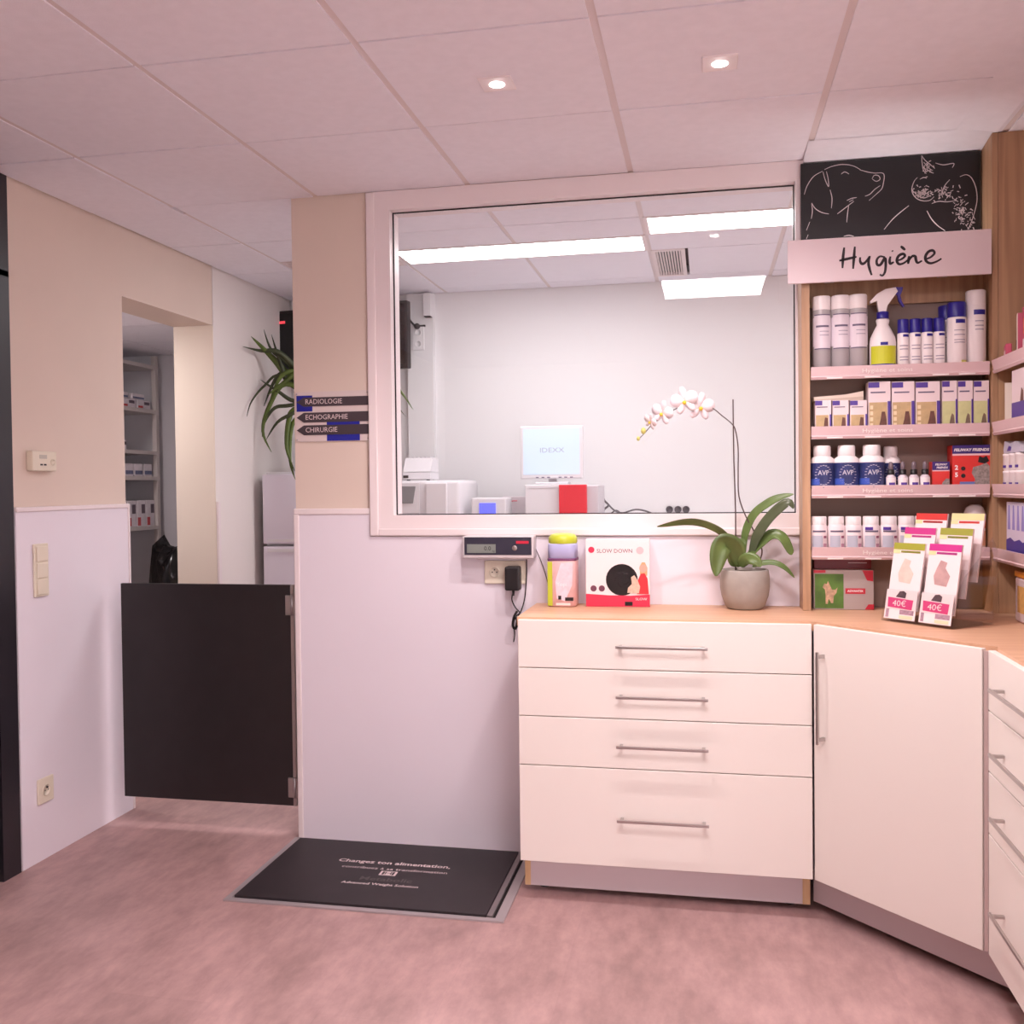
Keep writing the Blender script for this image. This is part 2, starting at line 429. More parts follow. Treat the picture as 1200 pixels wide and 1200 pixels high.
# slim curved cove over the shelf corner
cp = [(0, 0)]
prof = [(-.003, 2.4572), (-.02, 2.4595), (-.05, 2.464), (-.10, 2.470), (-.15, 2.474), (-.20, 2.4765), (-.003, 2.4765)]
cv = struct(MB().prism([(a, b) for a, b in prof], .43, 1.0, 'x').build('trim_2', M_tile))
prof2 = [(1.0-(-a)*.62, b) for a, b in prof]
struct(MB().prism([(1.0+a*.6, b) for a, b in prof], -1.2, -.2, 'y').build('trim_3', M_tile))

# ------------------------------------------------------------------ lamps
def led_panel(rect, name, label, group, strength, col):
    x0, x1, y0, y1 = rect; t = thing(name, label, 'ceiling light', ((x0+x1)/2, (y0+y1)/2, HC), 0, group)
    a, b = (x1-x0)/2-.004, (y1-y0)/2-.004; fw = .018
    MB().box(-a, a, -b, -b+fw, -.002, .01).box(-a, a, b-fw, b, -.002, .01).box(-a, -a+fw, -b+fw, b-fw, -.002, .01).box(a-fw, a, -b+fw, b-fw, -.002, .01).build('frame', M_frame, t)
    B(-a+fw, a-fw, -b+fw, b-fw, .0, .004).build('diffuser', emission(name+'_glow', col, strength), t)
    B(-a+.002, a-.002, -b+.002, b-.002, .011, .03).build('housing', M_alu, t)
    return t
led_panel(PAN1, 'laboratory_light', 'long glowing white light panel left of the striped vent behind glass', 'lab ceiling panels', LAB_PANEL, LABWHITE)
led_panel(PAN2, 'laboratory_light', 'glowing white light panel at upper right behind the window, nearest the black picture', 'lab ceiling panels', LAB_PANEL, LABWHITE)
for i, r in enumerate(SHOP):
    led_panel(r, 'shop_light', 'square glowing ceiling panel mirrored in the big window pane', None, SHOP_PANEL, PINK)
for i, (x, y) in enumerate([(-.463, -.885), (.139, -.882)]):
    t = thing('downlight', ['small square recessed downlight in the ceiling, left one', 'small square recessed downlight in the ceiling, right one above the orchid'][i], 'downlight', (x, y, HC), 0, 'recessed spots in the ceiling')
    a = .046
    MB().rbox(-a, a, -a, a, -.005, .002, .0015).build('bezel', M_frame, t)
    MB().lathe([(.0, -.0085), (.014, -.008), (.021, -.0055), (.021, -.0051)], 24).build('lens', emission('spot_glow', (1, .93, .9), 16), t)
    ld = bpy.data.lights.new('downlight_bulb', 'SPOT'); ld.energy = SPOT_W; ld.color = PINK_SPOT; ld.spot_size = 2.5; ld.spot_blend = .75; ld.shadow_soft_size = .025
    lo = bpy.data.objects.new('downlight_bulb', ld); COL.objects.link(lo); lo.parent = t; lo.location = (0, 0, -.03)
def vent(rect, label, along, n):
    x0, x1, y0, y1 = rect; t = thing('ceiling_vent', label, 'vent', ((x0+x1)/2, (y0+y1)/2, HC), 0, 'ceiling vents of the lab')
    a, b = (x1-x0)/2, (y1-y0)/2; fw = .02
    MB().box(-a, a, -b, -b+fw, -.004, .012).box(-a, a, b-fw, b, -.004, .012).box(-a, -a+fw, -b+fw, b-fw, -.004, .012).box(a-fw, a, -b+fw, b-fw, -.004, .012).build('frame', M_frame, t)
    B(-a+.002, a-.002, -b+.002, b-.002, .013, .03).build('duct', M_darkgap, t)
    for i in range(n):
        if along == 'y':
            c = -a+fw+(2*a-2*fw)*(i+.5)/n; B(c-.0035, c+.0035, -b+fw, b-fw, -.002, .011).build('slat', M_frame, t)
        else:
            c = -b+fw+(2*b-2*fw)*(i+.5)/n; B(-a+fw, a-fw, c-.0035, c+.0035, -.002, .011).build('slat', M_frame, t)
vent(VENT1, 'white ceiling vent with dark slots between the lab light panels', 'y', 9)
vent(VENT2, 'ceiling vent in the lab corner above the television', 'x', 10)

# ------------------------------------------------------------------ base cabinets and worktop
ZT = .9315
ZF = .9265
YK = -.4200
XK0, XK1 = -.513, .4126
D0 = Vector((.4150, -.4215, 0)); D1 = Vector((.7970, -.8300, 0))      # foot line of the corner door's face
dd = (D1-D0); DL = dd.length; DA = math.atan2(dd.y, dd.x)
XRU = .8050; YR0 = -.8420; YR1 = -1.72                                  # right-hand drawer unit faces -x
T = .018
def bar_handle(x0, x1, z, y, parent):
    m = MB().rbox(x0, x1, y-.034, y-.027, z-.0045, z+.0045, .0015).rbox(x0+.010, x0+.020, y-.029, y, z-.004, z+.004, .001).rbox(x1-.020, x1-.010, y-.029, y, z-.004, z+.004, .001)
    return m.build('handle', M_steel, parent)
ZS = [ZF, .7689, .6111, .4501, .1313]
def drawer_unit(name, label, loc, rot, wd, depth, hx0, hx1, toe):
    t = thing(name, label, 'cabinet', loc, rot, 'white base units under the worktop')
    # local: x along the front, -y out of the front, origin at the floor on the front line
    MB().box(.001, .019, .004, depth, .13, .90).box(wd-.019, wd-.001, .004, depth, .13, .90).box(.019, wd-.019, depth-.01, depth, .13, .90).box(.019, wd-.019, .004, depth-.01, .13, .148).build('carcass', M_front, t)
    for i in range(4):
        z1 = ZS[i]-.0015; z0 = ZS[i+1]+.0015
        d = MB().rbox(.002, wd-.002, -T, 0, z0, z1, .0012, 1).build('drawer', M_front, t)
        zh = [.846, .686, .527, .290][i]
        bar_handle(hx0, hx1, zh, -T, d)
    MB().box(toe[0], wd-toe[1], .060, .076, .022, .129).build('plinth', M_plinth, t)
    MB().box(.003, .022, .058, .09, .022, .129).build('leg_panel', M_edgewood, t)
    MB().box(wd-.026, wd-.003, .058, .09, .022, .129).build('leg_panel', M_edgewood, t)
    for x in (.06, wd-.06):
        for y in (.12, depth-.06): MB().cyl(.018, 0, .13, 12, x, y).build('foot', M_darkgap, t)
    return t
drawer_unit('drawer_cabinet', 'white four-drawer cabinet under the orchid with long bar handles', (XK0, YK+T, 0), 0, XK1-XK0, .37, .322, .610, (.022, .026))
drawer_unit('drawer_cabinet', 'white four-drawer cabinet cut off by the right edge of the picture', (XRU+T, YR0, 0), -PI/2, YR0-YR1, .35, .125, .61, (.022, .026))
# corner unit with one door
t = thing('corner_cabinet', 'white corner cabinet with one big angled door and upright handle', 'cabinet', (D0.x, D0.y, 0), DA, 'white base units under the worktop')
dr = MB().rbox(.001, DL-.004, 0, T, .1313+.002, ZF-.001, .0012, 1).build('door', M_front, t)
MB().rbox(.036, .045, -.034, -.027, .566, .848, .0015).rbox(.0365, .0445, -.029, 0, .575, .586, .001).rbox(.0365, .0445, -.029, 0, .828, .839, .001).build('handle', M_steel, dr)
MB().box(.016, DL-.006, .022, .032, .135, .90).build('carcass', M_plinth, t)
MB().box(-.075, DL+.062, .082, .096, .022, .129).build('plinth', M_plinth, t)
MB().box(DL-.0015, DL+.010, .004, .02, .135, .92).build('filler_strip', mat('filler_grey', (196, 172, 168), .4), t)
for x in (.12, DL-.12): MB().cyl(.018, 0, .135, 12, x, .14).build('foot', M_darkgap, t)
# worktop: one L-shaped board with a cut corner
inw = Vector((-dd.y, dd.x, 0)).normalized()
c0 = D0+inw*.021; c1 = D1+inw*.021
poly = [(XK0-.004, -.0115), (XK0-.004, YK+T+.0005), (c0.x-.006, YK+T+.0005), (c1.x+.02, c1.y-.012), (XRU+T+.0005, YR0-.02), (XRU+T+.0005, YR1), (XR-.004, YR1), (XR-.004, -.0115)]
tag(MB().prism(poly, .903, ZT, 'z').build('worktop', M_worktop), 'pale beech worktop running round the corner over the white cabinets', 'worktop')

# ------------------------------------------------------------------ shelf units
YS = -.140
SX0, SX1 = .411, 1.000
SHZ = [1.735, 1.537, 1.339, 1.134]        # top faces of the shelf boards
def lipprof(o, s):  # (offset outwards, z) section of a price rail
    return [(0, s-.030), (o*.004, s-.030), (o*.008, s-.022), (o*.005, s-.018), (o*.011, s+.012), (0, s+.012)]
u = thing('shelf_unit', 'wooden wall shelf unit with pink price rails under the Hygiène sign', 'shelf', (SX0, 0, ZT))
def rel(x0, x1, y0, y1, z0, z1): return (x0-SX0, x1-SX0, y0, y1, z0-ZT, z1-ZT)
MB().box(*rel(SX0, SX0+.026, YS, -.013, ZT+.001, 2.10)).build('side_panel', M_shelfwood, u)
MB().box(*rel(SX1+.001, SX1+.018, YS, -.013, ZT+.001, 2.476)).build('side_panel', M_shelfwood, u)
MB().box(*rel(SX0+.026, SX1+.0005, -.022, -.013, ZT+.001, 2.10)).build('back_panel', M_shelfback, u)
MB().box(*rel(SX0, SX1+.0005, YS+.004, -.013, 2.10, 2.122)).build('top_board', M_shelfwood, u)
MB().box(*rel(SX0+.026, SX1+.0005, -.036, -.022, 1.962, 2.055)).build('back_rail', M_shelfwood, u)
for s in SHZ:
    b_ = MB().box(*rel(SX0+.027, SX1, YS+.012, -.023, s-.02, s)).build('shelf_board', M_shelfwood, u)
    lp = MB().prism([(YS+.011+a, z-ZT) for a, z in lipprof(-1, s)], .030, SX1-SX0-.006, 'x').build('price_rail', M_lip, u)
    MB().text('Hygiène et soins', .019, .27, s-ZT-.006, YS-.0005, sx=1.25).build('lettering', mat('rail_print', (246, 236, 232), .5), lp)
    for k, x in enumerate((.08, .20, .41, .49)):
        MB().box(x, x+.05, YS+.0018, YS+.0035, s-ZT-.0285, s-ZT-.0235).build('price_strip', MATS['rail_print'], lp)
u2 = thing('shelf_unit', 'wooden wall shelf unit on the right wall, cut by the picture edge', 'shelf', (SX1, 0, ZT))
YE = -1.6
MB().box(.019, XR-SX1-.004, YS-.001, YS+.018, .001, 2.476-ZT).build('side_panel', M_shelfwood, u2)
MB().box(XR-SX1-.016, XR-SX1-.004, YE, YS-.001, .001, 2.10-ZT).build('back_panel', M_shelfback, u2)
MB().box(.001, XR-SX1-.004, YE-.02, YE, .001, 2.10-ZT).build('side_panel', M_shelfwood, u2)
for s in SHZ:
    MB().box(.006, XR-SX1-.017, YE+.001, YS-.002, s-ZT-.02, s-ZT).build('shelf_board', M_shelfwood, u2)
    MB().prism([(.006+a, z-ZT) for a, z in lipprof(-1, s)], YE, YS-.012, 'y').build('price_rail', M_lip, u2)

# LED strip added unseen behind the sign to make the ceiling glow
lt = thing('added_glow_strip', 'slim added light strip lying unseen on top of the shelf unit behind the Hygiène sign', 'light strip', (.70, -.118, 2.1225))
MB().box(-.25, .25, -.010, .010, 0, .006).build('rail', M_alu, lt)
MB().box(-.245, .245, -.006, .006, .0062, .009).build('diffuser', emission('strip_glow', (1, .93, .92), STRIP), lt)
# sign board
sg = thing('sign_board', 'pale pink sign board reading Hygiène above the wall shelves', 'sign', (.366, -.165, 2.022))
MB().rbox(0, .627, 0, .010, 0, .143, .0012, 1).build('board', mat('sign_white', (240, 222, 226), .45), sg)
for x in (.12, .47): MB().box(x, x+.03, .010, .032, .002, .012).build('bracket', M_alu, sg)
def crop4(p, y, ox=900, oy=150, s=4.0):
    q = at(ox+p[0]/s, oy+p[1]/s, y=y); return (q.x, q.z)
HY = [[(357, 560), (352, 605), (349, 657)], [(407, 556), (403, 605), (399, 660)], [(334, 622), (370, 614), (415, 604)],
      [(432, 606), (432, 625), (442, 637), (458, 628), (476, 602)], [(478, 600), (471, 630), (476, 660), (486, 690)],
      [(548, 606), (525, 602), (510, 618), (512, 640), (528, 640), (548, 610), (552, 640), (548, 675), (536, 692), (524, 686)],
      [(574, 602), (570, 622), (574, 636), (590, 628)], [(582, 574), (585, 579)],
      [(603, 622), (625, 615), (642, 600), (632, 590), (612, 600), (604, 622), (614, 638), (635, 634), (654, 620)], [(622, 554), (632, 562), (643, 572)],
      [(662, 600), (659, 618), (657, 637)], [(658, 625), (675, 602), (690, 602), (694, 620), (702, 632), (722, 622)],
      [(735, 615), (760, 607), (780, 588), (772, 574), (752, 580), (738, 602), (742, 624), (762, 634), (790, 626), (813, 612)]]
m = MB()
for st in HY: m.stroke([(a-.366, b-2.022) for a, b in (crop4(p, -.1655) for p in st)], .0088, -.0009)
m.build('lettering', mat('sign_ink', (40, 22, 30), .5), sg)

# black picture with the dog and the cat
YPIC = -.030
pc = thing('wall_picture', 'black picture panel with white line drawing of a dog and a cat', 'picture', (.421, YPIC, 2.1235))
MB().box(0, .572, 0, .012, 0, 2.4565-2.1235).build('panel', mat('picture_black', (15, 9, 12), .35), pc)
DOG = [[(170, 312), (183, 272), (213, 228), (255, 203)], [(265, 195), (300, 180), (350, 171), (400, 178), (440, 200)], [(430, 196), (470, 207), (505, 212)],
       [(500, 212), (535, 211), (545, 226), (540, 262), (533, 285), (512, 306), (474, 340)], [(455, 320), (478, 310), (500, 288), (526, 270)],
       [(488, 238), (498, 222), (518, 224), (525, 240), (508, 250), (490, 240)], [(343, 216), (360, 206), (380, 216)], [(258, 206), (268, 243), (284, 275), (282, 240), (274, 204)],
       [(291, 290), (300, 330), (297, 376)], [(205, 352), (222, 378), (252, 396), (285, 403)], [(205, 355), (208, 390), (203, 425)], [(196, 440), (180, 480)], [(188, 500), (180, 520)],
       [(325, 403), (360, 376), (402, 344)], [(378, 365), (373, 400), (369, 442)], [(370, 340), (392, 330), (416, 326)], [(380, 346), (400, 336)], [(355, 508), (380, 503), (402, 508)]]
CAT = [[(720, 128), (735, 150), (757, 168), (782, 190)], [(720, 128), (722, 160), (728, 196), (742, 214)], [(730, 160), (750, 185), (772, 200)], [(738, 190), (760, 205), (776, 212)], [(785, 164), (822, 173), (870, 166), (864, 186)],
       [(700, 232), (684, 252), (674, 290), (688, 322), (718, 340), (756, 340), (778, 322)], [(800, 328), (816, 300), (830, 268), (852, 242)], [(768, 354), (800, 344), (840, 346), (884, 340)],
       [(900, 228), (930, 219), (955, 236), (974, 280), (980, 335), (968, 395), (950, 448), (936, 476)], [(660, 364), (622, 394), (582, 430), (544, 476)], [(745, 388), (766, 426), (796, 458), (830, 482)],
       [(700, 300), (726, 312), (752, 304)], [(706, 320), (730, 328), (760, 318)], [(712, 240), (730, 232), (744, 236)], [(780, 300), (800, 290), (820, 300)]]
m = MB()
K = lambda p: (lambda q: (q[0]-.421, q[1]-2.1235))(crop4(p, YPIC))
for st in DOG: m.stroke([K(p) for p in st], .0025, -.0006)
m.build('dog_drawing', mat('chalk_line', (200, 184, 186), .6), pc)
m = MB()
for st in CAT: m.stroke([K(p) for p in st], .0026, -.0006)
rr = random.Random(3)
for k in range(190):
    a = rr.random()
    if a < .28: cx, cy = 715+rr.gauss(0, 22)+10, 305+rr.gauss(0, 15)
    elif a < .40: cx, cy = 748+rr.gauss(0, 14), 190+rr.gauss(0, 16)
    elif a < .55: cx, cy = 830+rr.gauss(0, 40), 310+rr.gauss(0, 22)
    else:
        s_ = rr.random(); cx, cy = 885+60*s_+rr.gauss(0, 20), 320+140*s_**.7+rr.gauss(0, 22)
    cx = min(max(cx, 680), 978); cy = min(max(cy, 140), 478); an = rr.random()*PI; L_ = rr.uniform(3, 9)
    m.stroke([K((cx-L_*math.cos(an), cy-L_*math.sin(an))), K((cx+L_*math.cos(an), cy+L_*math.sin(an)))], rr.uniform(.002, .005), -.0006, 1)
m.build('cat_drawing', mat('chalk_line', (200, 184, 186), .6), pc)

# ------------------------------------------------------------------ shop: gate, scale, wall fittings
t = thing('swing_gate', 'black waist-high swing gate hung between the pillar and the left wall', 'gate', (-1.49, .035, .115))
MB().rbox(-.748, -.012, -.010, .010, 0, .870, .0015).build('leaf', M_black, t)
MB().box(.013, .026, -.014, .014, -.002, .872).build('hinge_post', M_black, t)
MB().box(-.011, .002, -.012, .010, .0, .870).build('edge_profile', M_alu, t)
for z in (.035, .752):
    MB().rbox(-.030, .012, -.019, -.011, z, z+.078, .002).tube([(-.003, -.0165, z), (-.003, -.0165, z+.078)], .0065, 10, 1).build('hinge', M_alu, t)

t = thing('floor_scale', 'black platform animal scale let into the floor with grey metal frame', 'scale', (-1.479, -.600, 0))
W, H_ = .946, .588
M_sframe = mat('scale_frame', (186, 176, 178), .4, metal=.35)
MB().box(0, W, 0, .022, .0005, .006).box(0, W, H_-.012, H_, .0005, .006).box(0, .020, .022, H_-.012, .0005, .006).box(W-.03, W, .022, H_-.012, .0005, .006).build('frame', M_sframe, t)
MB().rbox(.026, W-.060, .027, H_-.016, .001, .012, .002).build('platform', mat('scale_rubber', (44, 36, 40), .55, bump=.2, bscale=500, vary=.08, vscale=20), t)
MB().box(W-.058, W-.040, .027, H_-.016, .001, .010).build('edge_strip', M_alu, t)
MB().box(W-.0395, W-.0305, .023, H_-.013, .0005, .002).build('gap', M_darkgap, t)
M_wprint = mat('white_print', (226, 206, 206), .6)
def floor_text(s, u, v, size, name='lettering', m_=M_wprint, sx=1.15, bold=.02):
    p = at(u, v, z=.0125); MB().text(s, size, p.x+1.479, p.y+.600, .0126, plane='xy', sx=sx, bold=bold).build(name, m_, t)
floor_text('Changez ton alimentation,', 462, 1012, .036, sx=1.1)
floor_text('contribuez à sa transformation', 462, 1019, .028, sx=1.12, bold=.0)
floor_text('Metabolic', 452, 1031, .042, m_=mat('grey_print', (92, 82, 84), .6))
floor_text('Advanced Weight Solution', 445, 1036.5, .024, sx=1.05)
p = at(455, 1023.5, z=.0125); lx, ly = p.x+1.479, p.y+.6
lg = MB().box(lx-.03, lx+.03, ly-.018, ly+.018, .0121, .0126).build('logo', M_wprint, t)
MB().text('H', .034, lx, ly, .0128, plane='xy', sx=1.2).box(lx-.022, lx-.014, ly-.013, ly+.013, .0126, .0128).box(lx+.014, lx+.022, ly-.013, ly+.013, .0126, .0128).build('logo_mark', mat('scale_ink', (60, 48, 52), .6), lg)

# scale read-out on the wall
a = at(543, 654, y=-.06); b = at(626, 628, y=-.06)
t = thing('scale_display', 'grey digital scale read-out mounted on the wall over the socket', 'display', ((a.x+b.x)/2, -.0105, a.z))
hw = (b.x-a.x)/2; hh = b.z-a.z
M_dgrey = mat('display_housing', (214, 204, 206), .45)
MB().rbox(-hw, hw, -.062, 0, 0, hh, .005).build('housing', M_dgrey, t)
fp = MB().rbox(-hw+.008, hw-.008, -.0645, -.0625, .013, hh-.004, .0008, 1).build('front_panel', mat('display_navy', (52, 50, 66), .4), t)
MB().box(-hw+.018, -hw+.125, -.0658, -.0646, .020, .052).build('screen', mat('lcd', (132, 138, 132), .3), fp)
MB().text('0.0', .022, -hw+.095, .036, -.0661).text('kg', .010, -hw+.117, .027, -.0661).build('digits', mat('lcd_digit', (44, 44, 44), .5), fp)
MB().box(hw-.064, hw-.018, -.0658, -.0646, .054, .064).build('badge', mat('badge_red', (206, 44, 70), .4), fp)
k = MB()
k.lathe([(.0095, 0), (.0095, .002), (.007, .003), (0, .003)], 16)
k.v = [(x+hw-.070, -.0646-z, y+.038) for x, y, z in k.v]; k.build('button', M_steel, fp)
B(-hw+.05, hw-.03, -.05, -.012, -.004, -.0005).build('bracket', M_dgrey, t)
# double socket with adapter
a = at(568, 684, y=-.018); b = at(616, 657, y=-.018)
M_socket = mat('socket_cream', (232, 222, 202), .4)
t = thing('double_socket', 'cream double wall socket below the scale read-out', 'socket', ((a.x+b.x)/2, -.0105, a.z))
hw = (b.x-a.x)/2; hh = b.z-a.z
MB().rbox(-hw, hw, -.010, 0, 0, hh, .003).build('plate', M_socket, t)
def ring(cx, cz, r, y0, y1, seg=18):
    k = MB(); k.lathe([(r, 0), (r, y0-y1), (r*.85, y0-y1), (r*.85, .001), (0, .001)], seg); k.v = [(x+cx, y0-z, y+cz) for x, y, z in k.v]; return k
for cx in (-hw*.5, hw*.5):
    s_ = ring(cx, hh/2, .020, -.010, -.0125).build('outlet', M_socket, t)
    q = MB()
    for px_, pz_ in ((-.0085, 0), (.0085, 0), (0, .009)): q.box(cx+px_-.0022, cx+px_+.0022, -.0122, -.0115, hh/2+pz_-.0022, hh/2+pz_+.0022)
    q.build('contacts', M_darkgap, s_)
a2 = at(592, 692, y=-.06); b2 = at(609, 664, y=-.06)
t = thing('power_adapter', 'black plug-in power adapter in the socket by the worktop', 'adapter', ((a2.x+b2.x)/2, -.0245, a2.z))
w2 = (b2.x-a2.x)/2; h2 = b2.z-a2.z
M_blackpl = mat('black_plastic', (28, 24, 26), .45)
MB().rbox(-w2, w2, -.045, 0, 0, h2, .006).build('body', M_blackpl, t)
MB().tube([(0, -.02, .002), (0, -.02, -.020)], .006, 10, 1, r1=.004).build('strain_relief', M_blackpl, t)
def P(u, v, y): return tuple(at(u, v, y=y))
def cable(name, label, pts, r, m_=None, parent=None):
    o = MB().tube(pts, r, 6, 5).build(name, m_ or M_blackpl, parent)
    if parent is None: tag(o, label, 'cable')
    return o
cable('adapter_cable', 'thin black cable hanging from the adapter to the worktop edge', [P(601, 694, -.044), P(600, 703, -.042), P(604, 712, -.03), P(609, 718, -.025), P(605, 722, -.03), P(602, 730, -.03), P(603, 744, -.028), P(602, 752, -.02)], .0022)
cable('display_cable', 'thin black cable running down from the scale read-out', [P(617, 654, -.03), P(617, 675, -.026), P(615, 700, -.022), P(611, 715, -.020), P(606, 725, -.018), P(604, 738, -.016)], .0022)
cable('display_lead', 'thin dark cable from the read-out passing behind the lime tub', [P(627, 642, -.03), P(633, 655, -.016), P(639, 672, -.015), P(644, 690, -.015), P(648, 704, -.016)], .0016, mat('grey_cable', (96, 84, 84), .5))
t = MB().tube([P(606, 716, -.040), P(602, 724, -.046), P(601, 733, -.044), P(604, 737, -.040), P(606, 728, -.048), P(603, 720, -.042)], .0048, 8, 4).build('cable_bundle', M_blackpl)
tag(t, 'black bundled loop of cable beside the worktop end', 'cable')
cable('floor_cable', 'pale cable curving down to the floor by the drawer cabinet', [(-.5200, -.05, .30), (-.522, -.03, .16), (-.527, -.022, .09), (-.545, -.02, .05), (-.575, -.018, .025)], .004, mat('pale_cable', (190, 168, 176), .5))

# direction sign on the pillar
a = at(347, 518, y=-.004); b = at(433, 457, y=-.004)
t = thing('direction_sign', 'clear wall plaque with arrows reading radiologie, echographie and chirurgie', 'sign', (a.x, -.0005, a.z))
sw, sh = b.x-a.x, b.z-a.z
MB().box(0, sw, -.005, 0, 0, sh).build('plate', mat('plaque_clear', (226, 210, 206), .15), t)
M_bar = mat('sign_grey', (70, 60, 66), .4); M_blue = mat('sign_blue', (26, 34, 150), .35)
def sz(v): return sh*(1-(v-457)/61.0)
def ux(u): return sw*(u-347)/86.0
MB().box(ux(348.5), ux(367), -.0064, -.0052, sz(481), sz(461.5)).build('blue_block', M_blue, t)
MB().box(ux(383.5), ux(421.5), -.0064, -.0052, sz(517.5), sz(493.5)).build('blue_block', M_blue, t)
for s_, v0, v1, tip in (('RADIOLOGIE', 464, 475, False), ('ECHOGRAPHIE', 482.5, 494.5, True), ('CHIRURGIE', 498, 510, True)):
    x0 = ux(357); zc = (sz(v0)+sz(v1))/2
    pl = [(x0, sz(v1)), (sw-.001, sz(v1)), (sw-.001, sz(v0)), (x0, sz(v0)), (ux(348.5), zc)]
    bar = MB().prism(pl, -.0080, -.0066, 'y').build('arrow_bar', M_bar, t)
    MB().text(s_, .027, x0+.006, zc, -.0083, 'LEFT', sx=.95).build('lettering', mat('sign_letter', (232, 214, 214), .5), bar)
for xx, zz in ((.006, .008), (sw-.008, .008), (.006, sh-.008), (sw-.008, sh-.008)):
    k = MB(); k.lathe([(.0028, 0), (.0028, .002), (0, .0025)], 10); k.v = [(x+xx, -.005-z, y+zz) for x, y, z in k.v]; k.build('screw', M_alu, t)

# fittings on the left wall (face +x): local x runs along -y
def wallbox(name, label, cat, y0, y1, z0, z1, base=XL):
    return thing(name, label, cat, (base+.0005, (y0+y1)/2, z0), PI/2), abs(y1-y0)/2, z1-z0
t, hw, hh = wallbox('thermostat', 'small cream thermostat on the beige left wall', 'thermostat', -.415, -.28, 1.437, 1.510)
MB().rbox(-hw, hw, -.028, 0, 0, hh, .004).build('housing', M_socket, t)
MB().box(-hw*.45, hw*.15, -.0292, -.0281, hh*.62, hh*.82).build('display', mat('thermo_lcd', (196, 190, 176), .3), t)
ring(hw*.62, hh*.45, .012, -.028, -.034).build('dial', M_socket, t)
MB().box(-hw*.4, -hw*.2, -.0292, -.0281, hh*.28, hh*.36).box(-hw*.1, hw*.1, -.0292, -.0281, hh*.28, hh*.36).build('button', M_darkgap, t)
t, hw, hh = wallbox('light_switch', 'cream triple light switch on the white cladding of left wall', 'switch', -.408, -.329, .975, 1.170, XL+.012)
MB().rbox(-hw, hw, -.009, 0, 0, hh, .003).build('plate', M_socket, t)
for i in range(3): MB().rbox(-hw+.009, hw-.009, -.014, -.009, .008+i*(hh-.012)/3, (i+1)*(hh-.012)/3+.002, .002).build('rocker', M_socket, t)
t, hw, hh = wallbox('wall_socket', 'cream single wall socket low on the left wall cladding', 'socket', -.412, -.326, .212, .305, XL+.012)
MB().rbox(-hw, hw, -.009, 0, 0, hh, .003).build('plate', M_socket, t)
s_ = ring(0, hh/2, .022, -.009, -.012).build('outlet', M_socket, t)
MB().box(-.011, -.007, -.0112, -.0102, hh/2-.002, hh/2+.002).box(.007, .011, -.0112, -.0102, hh/2-.002, hh/2+.002).box(-.0025, .0025, -.016, -.0102, hh/2+.008, hh/2+.013).build('contacts', M_darkgap, s_)

# ------------------------------------------------------------------ things on the worktop
ZW = ZT+.0008
# lime tub
a = at(643, 708, y=-.075); b = at(677, 625, y=-.075)
t = thing('treat_tub', 'printed tub with lime green lid on the worktop beside the scale cable', 'tub', ((a.x+b.x)/2, -.075, ZW))
r = (b.x-a.x)/2; hgt = b.z-ZW
def sq(rr_, z0, z1, e=.42, bev=.004):
    """rounded-square section body"""
    m = MB(); n = 28; v = []; rows = [(rr_-bev, z0), (rr_, z0+bev), (rr_, z1-bev), (rr_-bev, z1)]
    for q, z in rows:
        for k in range(n):
            an = 2*PI*k/n; c, s2 = math.cos(an), math.sin(an)
            v.append((q*math.copysign(abs(c)**e, c), q*math.copysign(abs(s2)**e, s2), z))
    f = [(j*n+k, j*n+(k+1) % n, (j+1)*n+(k+1) % n, (j+1)*n+k) for j in range(3) for k in range(n)]
    f += [tuple(range(n))[::-1], tuple(range(3*n, 4*n))]
    return m.add(v, f, True)
M_lime = mat('lime_plastic', (196, 204, 60), .35)
bd = sq(r*.97, 0, hgt*.66).build('body', mat('tub_pink', (226, 178, 176), .35, vary=.12, vscale=30), t)
sq(r*.95, hgt*.655, hgt*.865, .5).build('shoulder', mat('tub_lavender', (178, 176, 214), .3), t)
MB().lathe([(r*.93, hgt*.866), (r*.97, hgt*.89), (r*.95, hgt*.945), (r*.80, hgt*.985), (r*.5, hgt), (0, hgt)], 28).build('lid', M_lime, t)
sq(r*.985, hgt*.63, hgt*.665, .42, .001).build('band', mat('tub_plum', (120, 70, 110), .4), t)
MB().box(-r*.90, -r*.58, -r*.995, -r*.975, .004, hgt*.62).build('label_stripe', M_lime, bd)
MB().prism([(-r*.30, .03), (r*.25, .02), (r*.72, hgt*.3), (r*.78, hgt*.6), (-r*.02, hgt*.6), (-r*.40, hgt*.35)], -r*.995, -r*.975, 'y').build('label_art', mat('tub_art', (246, 214, 224), .4, vary=.1, vscale=60), bd)
MB().text('Yopi', .020, .002, hgt*.31, -r*1.004, sx=1.0).build('lettering', mat('tub_letter', (250, 240, 244), .4), bd)
MB().box(r*.25, r*.8, -r*1.002, -r*.98, .022, .034).box(-r*.2, r*.0, -r*1.002, -r*.98, .026, .040).build('badge', M_blackpl, bd)
MB().box(-r*.35, r*.6, -r*1.0, -r*.978, .006, .014).build('print_line', mat('tub_print', (246, 232, 226), .5), bd)
